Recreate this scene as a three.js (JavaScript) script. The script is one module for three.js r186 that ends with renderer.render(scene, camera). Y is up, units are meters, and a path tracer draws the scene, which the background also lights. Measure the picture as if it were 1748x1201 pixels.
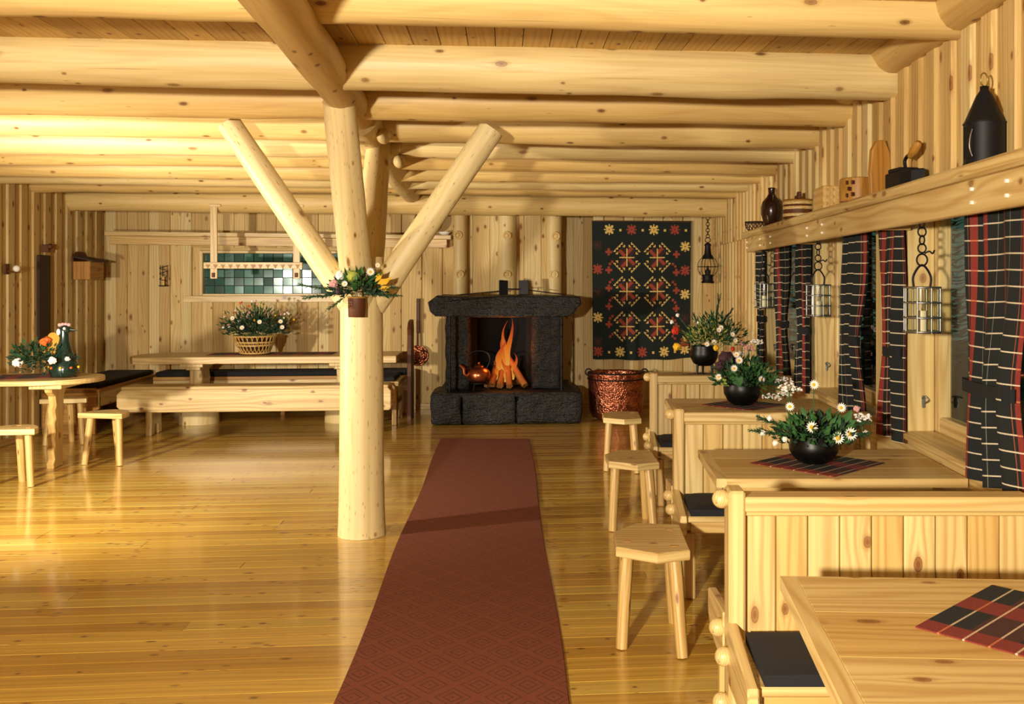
import * as THREE from 'three';
import { mergeGeometries } from 'three/addons/utils/BufferGeometryUtils.js';

// ---------------------------------------------------------------- camera, sky, lamps, exposure
const scene = new THREE.Scene();
const camera = new THREE.PerspectiveCamera(40.0, 1748 / 1201, 0.05, 200);
camera.position.set(0, 1.58, 0);
camera.lookAt(0, 1.58, -1);
camera.setViewOffset(1748, 1201, -130, 123.5, 1748, 1201);      // shift lens: level camera, horizon above the middle
camera.updateProjectionMatrix();
scene.background = new THREE.Color(0x35584c);                   // dusk outside the windows
const renderer = new THREE.WebGLRenderer();
renderer.toneMapping = THREE.LinearToneMapping;
renderer.toneMappingExposure = 0.68;
renderer.shadowMap.enabled = true;
// photographer's flood lamps, all outside the frame: [x, height, z, aim, intensity]
const FLOODS = [
  { at: [-4.6, 1.3, -4.5], aim: [-1.3, 0.9, -9.8], power: 135, angle: 55, size: 4, label: 'flood lamp on a tripod at left beyond the frame edge' },
  { at: [-1.35, 1.72, 1.2], aim: [-0.6, 1.5, -8.5], power: 215, angle: 60, size: 5, label: 'flood lamp on a tripod beside the camera' },
];

// ---------------------------------------------------------------- helpers
const V3 = (x, y, z) => new THREE.Vector3(x, y, z);
const TH = 4.8 * Math.PI / 180, SN = Math.sin(TH), CS = Math.cos(TH);
// the hall is turned against the window wall: u runs along the back wall, w into the depth
const room = (u, y, w) => V3(u * CS - w * SN, y, -(u * SN + w * CS));
let _seed = 7;
function rng(seed) { let s = (seed * 2654435761) >>> 0 || 1; return () => { s ^= s << 13; s >>>= 0; s ^= s >>> 17; s ^= s << 5; s >>>= 0; return s / 4294967296; }; }
const R0 = rng(12345);
const rr = (r, a, b) => a + (b - a) * r();
function hash2(x, y, s) { let h = (x * 374761393 + y * 668265263 + s * 1274126177) | 0; h = Math.imul(h ^ (h >>> 13), 1274126177); h ^= h >>> 16; return (h >>> 0) / 4294967296; }
function vnoise(x, y, px, py, s) {                               // periodic value noise
  const xi = Math.floor(x), yi = Math.floor(y), fx = x - xi, fy = y - yi;
  const ux = fx * fx * (3 - 2 * fx), uy = fy * fy * (3 - 2 * fy);
  const m = (a, n) => ((a % n) + n) % n;
  const a = hash2(m(xi, px), m(yi, py), s), b = hash2(m(xi + 1, px), m(yi, py), s), c = hash2(m(xi, px), m(yi + 1, py), s), d = hash2(m(xi + 1, px), m(yi + 1, py), s);
  return a + (b - a) * ux + (c - a) * uy + (a - b - c + d) * ux * uy;
}
function hash3(x, y, z, s) { return hash2(x + z * 57, y - z * 131, s); }
function noise3(x, y, z, s = 1) {
  const xi = Math.floor(x), yi = Math.floor(y), zi = Math.floor(z), fx = x - xi, fy = y - yi, fz = z - zi;
  const sm = t => t * t * (3 - 2 * t), ux = sm(fx), uy = sm(fy), uz = sm(fz), L = (a, b, t) => a + (b - a) * t;
  const g = (i, j, k) => hash3(xi + i, yi + j, zi + k, s);
  return L(L(L(g(0, 0, 0), g(1, 0, 0), ux), L(g(0, 1, 0), g(1, 1, 0), ux), uy), L(L(g(0, 0, 1), g(1, 0, 1), ux), L(g(0, 1, 1), g(1, 1, 1), ux), uy), uz) * 2 - 1;
}
function dataTex(w, h, fn, srgb = true) {
  const d = new Uint8Array(w * h * 4);
  for (let y = 0; y < h; y++) for (let x = 0; x < w; x++) {
    const c = fn(x, y), i = (y * w + x) * 4;
    d[i] = c[0]; d[i + 1] = c[1]; d[i + 2] = c[2]; d[i + 3] = c[3] === undefined ? 255 : c[3];
  }
  const t = new THREE.DataTexture(d, w, h, THREE.RGBAFormat);
  t.wrapS = t.wrapT = THREE.RepeatWrapping; t.magFilter = THREE.LinearFilter; t.minFilter = THREE.LinearMipmapLinearFilter; t.generateMipmaps = true;
  if (srgb) t.colorSpace = THREE.SRGBColorSpace;
  t.needsUpdate = true; return t;
}
const mixc = (a, b, t) => [a[0] + (b[0] - a[0]) * t, a[1] + (b[1] - a[1]) * t, a[2] + (b[2] - a[2]) * t];
const clamp = (x, a = 0, b = 1) => Math.min(b, Math.max(a, x));
// pine: grain along v; covers TW x TL metres
const TW = 0.8, TL = 2.4;
function pineTex(o) {
  const W = 512, H = 1024, r = rng(o.seed), K = [];
  for (let i = 0; i < o.knots; i++) K.push([r() * TW, r() * TL, rr(r, 0.006, o.kmax || 0.016), rr(r, 1.3, 2.4), rr(r, 0.55, 1)]);
  const D = [];
  for (let i = 0; i < (o.dashes || 0); i++) D.push([r() * TW, r() * TL, rr(r, 0.0018, 0.0036), rr(r, 0.008, 0.024), rr(r, 0.4, 0.9)]);
  for (let i = 0; i < (o.cracks || 0); i++) D.push([r() * TW, r() * TL, 0.0013, rr(r, 0.08, 0.2), rr(r, 0.3, 0.75)]);
  const cell = 0.2, nx = Math.round(TW / cell), ny = Math.round(TL / cell), grid = [];
  const put = (list, reach) => list.forEach(k => { for (let i = -1; i <= 1; i++) for (let j = -1; j <= 1; j++) { const gx = ((Math.floor(k[0] / cell) + i) % nx + nx) % nx, gy = ((Math.floor(k[1] / cell) + j) % ny + ny) % ny; (grid[gy * nx + gx] ||= []).push(k); } });
  put(K); put(D.map(d => (d.dash = true, d)));
  return dataTex(W, H, (x, y) => {
    let X = x / W * TW, Y = y / H * TL, warp = 0, kn = 0, ds = 0;
    const list = grid[Math.min(ny - 1, Math.floor(Y / cell)) * nx + Math.min(nx - 1, Math.floor(X / cell))];
    if (list) for (const k of list) {
      let dx = X - k[0], dy = Y - k[1]; dx -= Math.round(dx / TW) * TW; dy -= Math.round(dy / TL) * TL;
      if (k.dash) { const q = (dx / k[2]) ** 2 + (dy / k[3]) ** 2; if (q < 1) ds = Math.max(ds, (1 - q) * k[4]); continue; }
      const d = Math.hypot(dx, dy / k[3]) / k[2];
      if (d < 9) warp += Math.sign(dx || 1) * k[2] * 1.2 * Math.exp(-d * d / 10);
      if (d < 1) kn = Math.max(kn, k[4] * (0.86 + 0.14 * Math.sin(d * 7))); else if (d < 1.9) kn = Math.max(kn, k[4] * 0.28 * (1.9 - d) / 0.9);
    }
    const a = (X - warp) / TW, b = Y / TL;
    const n1 = vnoise(a * 5, b * 4, 5, 4, o.seed), n2 = vnoise(a * 14, b * 3, 14, 3, o.seed + 3), n3 = vnoise(a * 170, b * 10, 170, 10, o.seed + 5), n4 = vnoise(a * 60, b * 5, 60, 5, o.seed + 7);
    const ring = 0.5 + 0.5 * Math.sin((a * (o.rings || 26) + n2 * 1.6 + n1 * 1.5) * 6.283);
    let t = clamp(0.1 + o.ring * Math.pow(ring, 2.2) + 0.22 * (n3 - 0.5) + 0.3 * (n4 - 0.4) + 0.35 * (n1 - 0.5));
    let c = mixc(o.light, o.dark, t);
    if (ds > 0) c = mixc(c, o.knot, ds * 0.75);
    if (kn > 0) c = mixc(c, o.knot, kn);
    return c.map(v => clamp(v, 0, 255));
  });
}
const KNOT = [116, 68, 30];
const texWall = pineTex({ seed: 11, light: [220, 200, 142], dark: [186, 156, 96], knot: KNOT, knots: 30, ring: 0.45 });
const texFloor = pineTex({ seed: 23, light: [204, 174, 80], dark: [167, 130, 48], knot: [96, 50, 18], knots: 60, kmax: 0.011, ring: 0.4, rings: 20, dashes: 70 });
const texLog = pineTex({ seed: 37, light: [220, 199, 140], dark: [186, 156, 96], knot: [104, 70, 36], knots: 20, kmax: 0.015, cracks: 26, ring: 0.22, rings: 10, dashes: 16 });
const texPost = pineTex({ seed: 41, light: [223, 204, 148], dark: [192, 162, 104], knot: [120, 76, 38], knots: 8, kmax: 0.018, ring: 0.2, rings: 9, dashes: 480 });
const texFurn = pineTex({ seed: 53, light: [221, 198, 134], dark: [183, 147, 84], knot: KNOT, knots: 16, kmax: 0.018, ring: 0.5, rings: 18 });
const roughTex = dataTex(256, 256, (x, y) => { const v = 150 + 60 * vnoise(x / 8, y / 32, 32, 8, 5) + 45 * vnoise(x / 2, y / 16, 128, 16, 6); return [v, v, v]; }, false);
const std = (o) => new THREE.MeshStandardMaterial(o), phy = (o) => new THREE.MeshPhysicalMaterial(o);
const tones = (tex, rough, list, extra = {}) => list.map(c => phy({ map: tex, color: c, roughness: rough, ...extra }));
const M = {
  wall: tones(texWall, 0.62, [0xffffff, 0xf2e6d2, 0xfff6e6, 0xe8d8be]),
  floor: tones(texFloor, 0.34, [0xffffff, 0xf3e4cc, 0xfff4dc, 0xe6d2b4], { clearcoat: 0.8, clearcoatRoughness: 0.1 }),
  ceil: tones(texWall, 0.6, [0xe9d6ac, 0xd8c294, 0xf0ddb6]),
  log: tones(texLog, 0.5, [0xffffff, 0xf4e6cc, 0xfff6e2]),
  post: phy({ map: texPost, roughness: 0.48 }),
  furn: phy({ map: texFurn, roughness: 0.42, clearcoat: 0.2, clearcoatRoughness: 0.3 }),
  furn2: phy({ map: texFurn, color: 0xf5ead4, roughness: 0.45, clearcoat: 0.2, clearcoatRoughness: 0.3 }),
  tan: phy({ map: texFurn, color: 0xd2ae74, roughness: 0.5 }),
  brown: phy({ map: texFurn, color: 0x6e4526, roughness: 0.6 }),
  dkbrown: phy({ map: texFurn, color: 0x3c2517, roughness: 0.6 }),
  iron: std({ color: 0x17181a, roughness: 0.55, metalness: 0.5 }),
  blackpot: std({ color: 0x070908, roughness: 0.4, metalness: 0.3 }),
  steel: std({ color: 0x9a9c98, roughness: 0.38, metalness: 0.9 }),
  white: std({ color: 0xf2eee2, roughness: 0.7 }),
  yellow: std({ color: 0xe8b41c, roughness: 0.7 }),
  ochre: std({ color: 0xb98a2a, roughness: 0.8, side: THREE.DoubleSide }),
  orange: std({ color: 0xd8641c, roughness: 0.7 }),
  red: std({ color: 0xc02c18, roughness: 0.7 }),
  pink: std({ color: 0xd9a09a, roughness: 0.7 }),
  leaf: std({ color: 0x1f4a25, roughness: 0.7 }),
  leaf2: std({ color: 0x35642c, roughness: 0.7 }),
  leafdk: std({ color: 0x15331f, roughness: 0.75 }),
  leafyel: std({ color: 0x97a03c, roughness: 0.75 }),
  plum: std({ color: 0x3a2126, roughness: 0.8 }),
  soot: std({ color: 0x0b0b0b, roughness: 0.95 }),
  cushion: std({ color: 0x16181b, roughness: 0.9 }),
};
// stone, copper and cloth
const stoneBump = dataTex(256, 256, (x, y) => { const v = 255 * clamp(0.5 * vnoise(x / 32, y / 8, 8, 32, 3) + 0.35 * vnoise(x / 8, y / 4, 32, 64, 4) + 0.25 * vnoise(x, y, 256, 256, 5)); return [v, v, v]; }, false);
const stoneCol = dataTex(256, 256, (x, y) => { const n = vnoise(x / 16, y / 16, 16, 16, 8), m = vnoise(x / 3, y / 5, 86, 52, 9), g = vnoise(x / 40, y / 40, 7, 7, 10); const v = 17 + 34 * n * m + (m > 0.85 ? 34 : 0); return [v * (0.9 + 0.1 * g), v, v * (0.96 - 0.06 * g)]; });
M.stone = std({ map: stoneCol, bumpMap: stoneBump, color: 0x9da197, bumpScale: 0.016, roughness: 0.46 });
M.slate = std({ map: stoneCol, bumpMap: stoneBump, bumpScale: 0.02, roughness: 0.55, color: 0xb2b6ac });
const hammerPts = []; { const r = rng(77); for (let i = 0; i < 330; i++) hammerPts.push([r() * 256, r() * 256]); }
const hammer = dataTex(256, 256, (x, y) => { let m = 1e9; for (const p of hammerPts) { let dx = Math.abs(x - p[0]), dy = Math.abs(y - p[1]); dx = Math.min(dx, 256 - dx); dy = Math.min(dy, 256 - dy); const d = dx * dx + dy * dy; if (d < m) m = d; } const v = clamp(Math.sqrt(m) / 11) * 255; return [v, v, v]; }, false);
const copperCol = dataTex(128, 128, (x, y) => mixc([205, 128, 92], [120, 66, 46], clamp(1.6 * vnoise(x / 16, y / 16, 8, 8, 21) * vnoise(x / 4, y / 4, 32, 32, 22) + 0.1)));
M.copper = std({ map: copperCol, bumpMap: hammer, bumpScale: 0.005, roughness: 0.34, metalness: 0.95 });
M.copperSmooth = std({ color: 0xc06e48, roughness: 0.28, metalness: 0.95 });
// plaid: one repeat = 0.24 m, warp bands along u, weft lines along v
function plaid(bands, weft, lines, w = 256) {
  return dataTex(w, w, (x, y) => {
    const u = x / w, v = y / w, base = [19, 24, 22], red = [122, 42, 31], cream = [206, 190, 158], org = [188, 92, 50];
    let c = base.slice(), r = 0; for (const [a, b] of bands) if (u > a && u < b) { c = red.slice(); r = 1; }
    for (const [a, b] of weft) if (v > a && v < b) c = mixc(c, red, r ? 0.5 : 0.45);
    for (const a of lines) if (Math.abs(u - a) < 0.007) c = mixc(c, a > 0.5 ? [150, 160, 130] : org, 0.7);
    [0.06, 0.31, 0.56, 0.81].forEach((a, i) => { if (Math.abs(v - a) < 0.013) c = mixc(c, i % 2 ? mixc(cream, org, r * 0.8) : cream, 0.92); });
    const n = 0.86 + 0.28 * hash2(x >> 1, y >> 1, 4); return c.map(k => clamp(k * n, 0, 255));
  });
}
M.plaid = std({ map: plaid([[0.1, 0.3]], [], [0.04, 0.62]), roughness: 0.95, side: THREE.DoubleSide });
M.mat = std({ map: plaid([[0.05, 0.45]], [[0.5, 0.98]], []), roughness: 0.95 });
M.band = std({ color: 0x14181a, roughness: 0.95, side: THREE.DoubleSide });

// --- naming
const used = {};
function numbered(n) { used[n] = (used[n] || 0) + 1; return used[n] === 1 ? n : n + '_' + String(used[n] - 1).padStart(3, '0'); }
function thing(name, label, category, pos = [0, 0, 0], turn = 0, group) {
  const o = new THREE.Group(); o.name = numbered(name); o.position.set(...(pos.isVector3 ? pos.toArray() : pos)); o.rotation.y = turn;
  o.userData = { label, category }; if (group) o.userData.group = group; scene.add(o); return o;
}
function struct(name, label, turn = 0) { const o = new THREE.Group(); o.name = name; o.rotation.y = turn; o.userData = { kind: 'structure', label, category: name.split('_')[0] }; scene.add(o); return o; }
function part(parent, name, geo, mat, label) {
  const m = new THREE.Mesh(Array.isArray(geo) ? merge(geo) : geo, mat); m.castShadow = m.receiveShadow = true; m.name = name;
  if (label) m.userData.label = label; parent.add(m); return m;
}
function merge(list) {
  return mergeGeometries(list.map(g => { let q = g.index ? g.toNonIndexed() : g; for (const k of Object.keys(q.attributes)) if (!['position', 'normal', 'uv'].includes(k)) q.deleteAttribute(k); if (!q.attributes.uv) q.setAttribute('uv', new THREE.BufferAttribute(new Float32Array(q.attributes.position.count * 2), 2)); return q; }));
}
// --- geometry
function grainUV(g, axis, ou = 0, ov = 0, tw = TW, tl = TL) {    // uv in metres, grain along axis
  const p = g.attributes.position, n = g.attributes.normal, uv = new Float32Array(p.count * 2), ax = 'xyz'.indexOf(axis), others = [0, 1, 2].filter(i => i !== ax);
  const P = [p.array], gt = (i, k) => p.array[i * 3 + k], gn = (i, k) => Math.abs(n.array[i * 3 + k]);
  for (let i = 0; i < p.count; i++) {
    let a, b;
    if (gn(i, ax) > 0.8) { a = gt(i, others[0]); b = gt(i, others[1]) * 0.15; } else { const k = gn(i, others[0]) > gn(i, others[1]) ? others[1] : others[0]; a = gt(i, k); b = gt(i, ax); }
    uv[i * 2] = a / tw + ou; uv[i * 2 + 1] = b / tl + ov;
  }
  g.setAttribute('uv', new THREE.BufferAttribute(uv, 2)); return g;
}
function cbox(w, h, d, c = 0.004) {                              // chamfered box, 44 triangles
  const hf = [w / 2, h / 2, d / 2], pos = [], nor = [];
  c = Math.min(c, w * 0.3, h * 0.3, d * 0.3);
  const P = (a, s) => V3(...[0, 1, 2].map(k => s[k] * (k === a ? hf[k] : hf[k] - c)));
  const face = (v) => { const n = new THREE.Vector3().crossVectors(v[1].clone().sub(v[0]), v[2].clone().sub(v[0])).normalize(); const ce = v.reduce((q, x) => q.add(x), V3(0, 0, 0)); if (n.dot(ce) < 0) { v.reverse(); n.negate(); } for (let i = 1; i < v.length - 1; i++) for (const q of [v[0], v[i], v[i + 1]]) { pos.push(q.x, q.y, q.z); nor.push(n.x, n.y, n.z); } };
  const sg = (a, sa, b, sb, cc, sc) => { const s = [0, 0, 0]; s[a] = sa; s[b] = sb; s[cc] = sc; return s; };
  for (let a = 0; a < 3; a++) { const b = (a + 1) % 3, e = (a + 2) % 3; for (const s of [-1, 1]) face([[-1, -1], [1, -1], [1, 1], [-1, 1]].map(([p, q]) => P(a, sg(a, s, b, p, e, q)))); for (const s of [-1, 1]) for (const t of [-1, 1]) face([P(a, sg(a, s, b, t, e, -1)), P(a, sg(a, s, b, t, e, 1)), P(b, sg(a, s, b, t, e, 1)), P(b, sg(a, s, b, t, e, -1))]); }
  for (const x of [-1, 1]) for (const y of [-1, 1]) for (const z of [-1, 1]) face([0, 1, 2].map(a => P(a, [x, y, z])));
  const g = new THREE.BufferGeometry(); g.setAttribute('position', new THREE.Float32BufferAttribute(pos, 3)); g.setAttribute('normal', new THREE.Float32BufferAttribute(nor, 3)); return g;
}
function board(w, h, d, x, y, z, axis, c = 0.004, seed) {       // wooden board with its own stretch of grain
  const r = seed === undefined ? R0 : rng(seed); const g = grainUV(cbox(w, h, d, c), axis, r(), r()); g.translate(x, y, z); return g;
}
function span(x0, x1, y0, y1, z0, z1, axis, c) { return board(x1 - x0, y1 - y0, z1 - z0, (x0 + x1) / 2, (y0 + y1) / 2, (z0 + z1) / 2, axis, c); }
function logGeo(a, b, r0, r1, o = {}) {                          // tapered, slightly uneven log
  a = Array.isArray(a) ? V3(...a) : a; b = Array.isArray(b) ? V3(...b) : b;
  const { rad = 18, seg = 20, wob = 0.006, seed = _seed++, bend = 0, caps = true, flare = 0, round = 0 } = o;
  const d = b.clone().sub(a), L = d.length(); d.normalize();
  const s = Math.abs(d.y) < 0.9 ? V3(0, 1, 0) : V3(1, 0, 0), e1 = new THREE.Vector3().crossVectors(d, s).normalize(), e2 = new THREE.Vector3().crossVectors(d, e1).normalize();
  const pos = [], uv = [], idx = [], r = rng(seed), ou = r(), ov = r();
  for (let i = 0; i <= seg; i++) {
    const t = i / seg, c = a.clone().addScaledVector(d, L * t).addScaledVector(e2, bend * Math.sin(Math.PI * t));
    let R = r0 + (r1 - r0) * t + flare * Math.pow(1 - t, 8);
    if (round) { const k = Math.min(t, 1 - t) * L / round; if (k < 1) R *= Math.sqrt(Math.max(0.02, 1 - (1 - k) ** 2)); }
    for (let j = 0; j <= rad; j++) {
      const th = j / rad * Math.PI * 2, q = R + wob * noise3(Math.cos(th) * 1.3 + seed, Math.sin(th) * 1.3, t * L * 2.2, seed) + wob * 0.4 * noise3(Math.cos(th) * 4, Math.sin(th) * 4, t * L * 7, seed + 1);
      const p = c.clone().addScaledVector(e1, Math.cos(th) * q).addScaledVector(e2, Math.sin(th) * q);
      pos.push(p.x, p.y, p.z); uv.push(j / rad * Math.max(1, Math.round(2 * Math.PI * Math.max(r0, r1) / TW * 2)) / 2 + ou, t * L / TL + ov);
    }
  }
  for (let i = 0; i < seg; i++) for (let j = 0; j < rad; j++) { const k = i * (rad + 1) + j, m = k + rad + 1; idx.push(k, m, k + 1, k + 1, m, m + 1); }
  const g = new THREE.BufferGeometry(); g.setAttribute('position', new THREE.Float32BufferAttribute(pos, 3)); g.setAttribute('uv', new THREE.Float32BufferAttribute(uv, 2)); g.setIndex(idx); g.computeVertexNormals();
  const nn = g.attributes.normal; for (let i = 0; i <= seg; i++) { const k = i * (rad + 1), m = k + rad, v = V3(nn.getX(k) + nn.getX(m), nn.getY(k) + nn.getY(m), nn.getZ(k) + nn.getZ(m)).normalize(); nn.setXYZ(k, v.x, v.y, v.z); nn.setXYZ(m, v.x, v.y, v.z); }
  const out = [g];
  if (caps) for (const [i, sgn] of [[0, -1], [seg, 1]]) {
    const cp = [], cu = [], cn = [], nrm = d.clone().multiplyScalar(sgn), ring = []; let ce = V3(0, 0, 0);
    for (let j = 0; j < rad; j++) { const k = (i * (rad + 1) + j) * 3; const v = V3(pos[k], pos[k + 1], pos[k + 2]); ring.push(v); ce.add(v); } ce.multiplyScalar(1 / rad);
    for (let j = 0; j < rad; j++) { let tri = [ce, ring[j], ring[(j + 1) % rad]]; const n = new THREE.Vector3().crossVectors(tri[1].clone().sub(ce), tri[2].clone().sub(ce)); if (n.dot(nrm) < 0) tri = [ce, tri[2], tri[1]]; for (const v of tri) { cp.push(v.x, v.y, v.z); cn.push(nrm.x, nrm.y, nrm.z); cu.push(ou + v.clone().sub(ce).dot(e1) / TW, ov + v.clone().sub(ce).dot(e2) * 0.2 / TL); } }
    const cg = new THREE.BufferGeometry(); cg.setAttribute('position', new THREE.Float32BufferAttribute(cp, 3)); cg.setAttribute('normal', new THREE.Float32BufferAttribute(cn, 3)); cg.setAttribute('uv', new THREE.Float32BufferAttribute(cu, 2)); out.push(cg);
  }
  return merge(out);
}
function rod(a, b, r, rad = 8, r1 = r) { a = V3(...a); b = V3(...b); const d = b.clone().sub(a), L = d.length(), g = new THREE.CylinderGeometry(r1, r, L, rad); g.translate(0, L / 2, 0); g.applyQuaternion(new THREE.Quaternion().setFromUnitVectors(V3(0, 1, 0), d.normalize())); g.translate(a.x, a.y, a.z); return g; }
function tube(pts, r, n = 24, rad = 6, closed = false) { return new THREE.TubeGeometry(new THREE.CatmullRomCurve3(pts.map(p => V3(...p)), closed), n, r, rad, closed); }
function lathe(pts, n = 28) { return new THREE.LatheGeometry(pts.map(p => new THREE.Vector2(...p)), n); }
function torus(R, r, x, y, z, rx = 0, ry = 0, n = 20) { const g = new THREE.TorusGeometry(R, r, 7, n); g.rotateX(rx); g.rotateY(ry); g.translate(x, y, z); return g; }
function ball(r, x, y, z, sx = 1, sy = 1, sz = 1, n = 14) { const g = new THREE.SphereGeometry(r, n, Math.max(6, n - 4)); g.scale(sx, sy, sz); g.translate(x, y, z); return g; }
function rough(sx, sy, sz, x, y, z, amp, seed, res = 0.06) {     // rough-hewn stone block
  const n = v => Math.max(2, Math.min(22, Math.round(v / res))), g = new THREE.BoxGeometry(sx, sy, sz, n(sx), n(sy), n(sz)), p = g.attributes.position;
  const uv = g.attributes.uv, nr = g.attributes.normal;
  for (let i = 0; i < p.count; i++) {
    const X = p.getX(i), Y = p.getY(i), Z = p.getZ(i), m = Math.abs(nr.getY(i)) > 0.5; uv.setXY(i, (Math.abs(nr.getX(i)) > 0.5 ? Z : X) / 0.5 + seed * 0.17, (m ? Z : Y) / 0.5 + seed * 0.31);
    const q = (k) => noise3(X * 7 + seed * 3.1 + k * 11, Y * 7 + k * 5, Z * 7, seed + k) + 0.6 * noise3(X * 19 + seed, Y * 19 + k, Z * 19, seed + k + 9);
    const ex = Math.abs(Math.abs(X) - sx / 2) < 1e-5, ey = Math.abs(Math.abs(Y) - sy / 2) < 1e-5, ez = Math.abs(Math.abs(Z) - sz / 2) < 1e-5, cr = (ex + ey + ez) > 1 ? amp * 0.5 : 0;
    p.setXYZ(i, X + q(1) * amp * 0.5 - Math.sign(X) * cr * ex, Y + q(2) * amp * 0.4 - Math.sign(Y) * cr * ey, Z + q(3) * amp * 0.5 - Math.sign(Z) * cr * ez);
  }
  g.computeVertexNormals(); g.translate(x, y, z); return g;
}
function extr(pts, depth, bevel = 0.004, axis = 'x') {          // outline in x,y swept along z (centred)
  const s = new THREE.Shape(pts.map(p => new THREE.Vector2(...p))); const g = new THREE.ExtrudeGeometry(s, { depth: depth - 2 * bevel, bevelEnabled: bevel > 0, bevelThickness: bevel, bevelSize: bevel, bevelOffset: -bevel, bevelSegments: 1, curveSegments: 8 }); g.translate(0, 0, -depth / 2 + bevel); return grainUV(g, axis, R0(), R0());
}

// ---------------------------------------------------------------- the hall
const UL = -4.76, WB = 11.93, WF = -2.6, XR = 1.6, HC = 2.74;     // left wall, back wall, wall behind camera, window wall, ceiling
// floor: boards run across the hall
{
  const f = struct('floor', 'varnished pine board floor', TH);
  part(f, 'subfloor', span(UL - 0.2, 3.1, -0.16, -0.026, -(WB + 0.2), -WF + 0.2, 'x'), M.brown);
  const r = rng(99), wd = 0.118, variants = {};
  const vg = (len) => { const k = len.toFixed(2), v = Math.floor(r() * 5); return (variants[k + v] ||= grainUV(cbox(len - 0.002, 0.026, wd - 0.0022, 0.0015), 'x', r(), r())); };
  const rows = Math.ceil((WB - WF) / wd);
  for (let i = 0; i < rows; i++) {
    const w = WB - wd * (i + 0.5), n = w > 1 ? 1 : 0;
    let cut = UL + [1.9, 3.3, 4.9, 6.1, 2.6, 5.5][(i * 5 + (i >> 2)) % 6], edges = n ? [UL, cut, 3.0] : [UL, 3.0];
    for (let k = 0; k < edges.length - 1; k++) {
      const len = edges[k + 1] - edges[k], m = part(f, 'plank', vg(len), M.floor[Math.floor(r() * 4)]);
      m.position.set((edges[k] + edges[k + 1]) / 2, -0.013 + (r() - 0.5) * 0.0006, -w);
    }
  }
}
// panelled walls: boards alternately set back and proud
function boards(parent, len, y0, y1, wd, mk, seed, hole) {
  const r = rng(seed), n = Math.round(len / wd), cache = {};
  for (let i = 0; i < n; i++) {
    const proud = i % 2, bw = (len / n) * (proud ? 1.06 : 1.0), th = proud ? 0.042 : 0.02, t = (i + 0.5) * len / n;
    let runs = [[y0, y1]]; if (hole) for (const h of hole) if (t > h[0] - bw / 2 && t < h[1] + bw / 2) runs = runs.flatMap(([a, b]) => [[a, Math.min(b, h[2])], [Math.max(a, h[3]), b]]).filter(([a, b]) => b - a > 0.03);
    for (const [a, b] of runs) {
      const v = Math.floor(r() * 4), k = [proud, v, a, b].join(); cache[k] ||= grainUV(cbox(bw - 0.002, b - a, th, proud ? 0.007 : 0.002), 'y', r(), r());
      const m = part(parent, 'plank', cache[k], M.wall[Math.floor(r() * 4)]); mk(m, t, (a + b) / 2, th / 2);
    }
  }
}
const WIN = [-3.67, -1.98, 1.385, 1.925];                         // leaded window in the back wall
{
  const b = struct('wall_back', 'back wall of vertical pine boards', TH);
  const z0 = -(WB + 0.24), z1 = -(WB + 0.04);
  part(b, 'backing', [span(UL - 0.2, WIN[0], -0.1, HC + 0.1, z0, z1, 'y'), span(WIN[1], 2.95, -0.1, HC + 0.1, z0, z1, 'y'), span(WIN[0], WIN[1], -0.1, WIN[2], z0, z1, 'x'), span(WIN[0], WIN[1], WIN[3], HC + 0.1, z0, z1, 'x')], M.wall[1]);
  boards(b, 2.68 - UL, 0, HC - 0.02, 0.125, (m, t, y, h) => m.position.set(UL + t, y, -WB - 0.04 + h), 5, [[WIN[0] - UL - 0.02, WIN[1] - UL + 0.02, WIN[2] - 0.03, WIN[3] + 0.04]]);
  const l = struct('wall_left', 'left wall of vertical pine boards', TH);
  part(l, 'backing', span(UL - 0.24, UL - 0.04, -0.1, HC + 0.1, -(WB + 0.1), -WF + 0.1, 'y'), M.wall[3]);
  boards(l, WB - 5.2, 0, HC - 0.02, 0.125, (m, t, y, h) => { m.rotation.y = Math.PI / 2; m.position.set(UL - 0.04 + h, y, -WB + t); }, 6);
  part(l, 'panel', span(UL - 0.04, UL - 0.02, 0, HC, -5.2, -WF, 'y'), M.wall[3]);
  const fr = struct('wall_front', 'pine wall behind the camera', TH);
  part(fr, 'panel', span(UL - 0.2, 2.2, -0.1, HC + 0.1, -WF, -WF + 0.2, 'y'), M.wall[1]);
  const bb = struct('baseboard_back', 'narrow pine baseboard along the back wall', TH);
  part(bb, 'board', span(UL, 2.6, 0, 0.07, -WB + 0.004, -WB + 0.022, 'x'), M.furn2);
  const bl = struct('baseboard_left', 'narrow pine baseboard along the left wall', TH);
  part(bl, 'board', span(UL + 0.004, UL + 0.022, 0, 0.07, -WB + 0.03, -WF - 0.02, 'z'), M.furn2);
}
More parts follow.
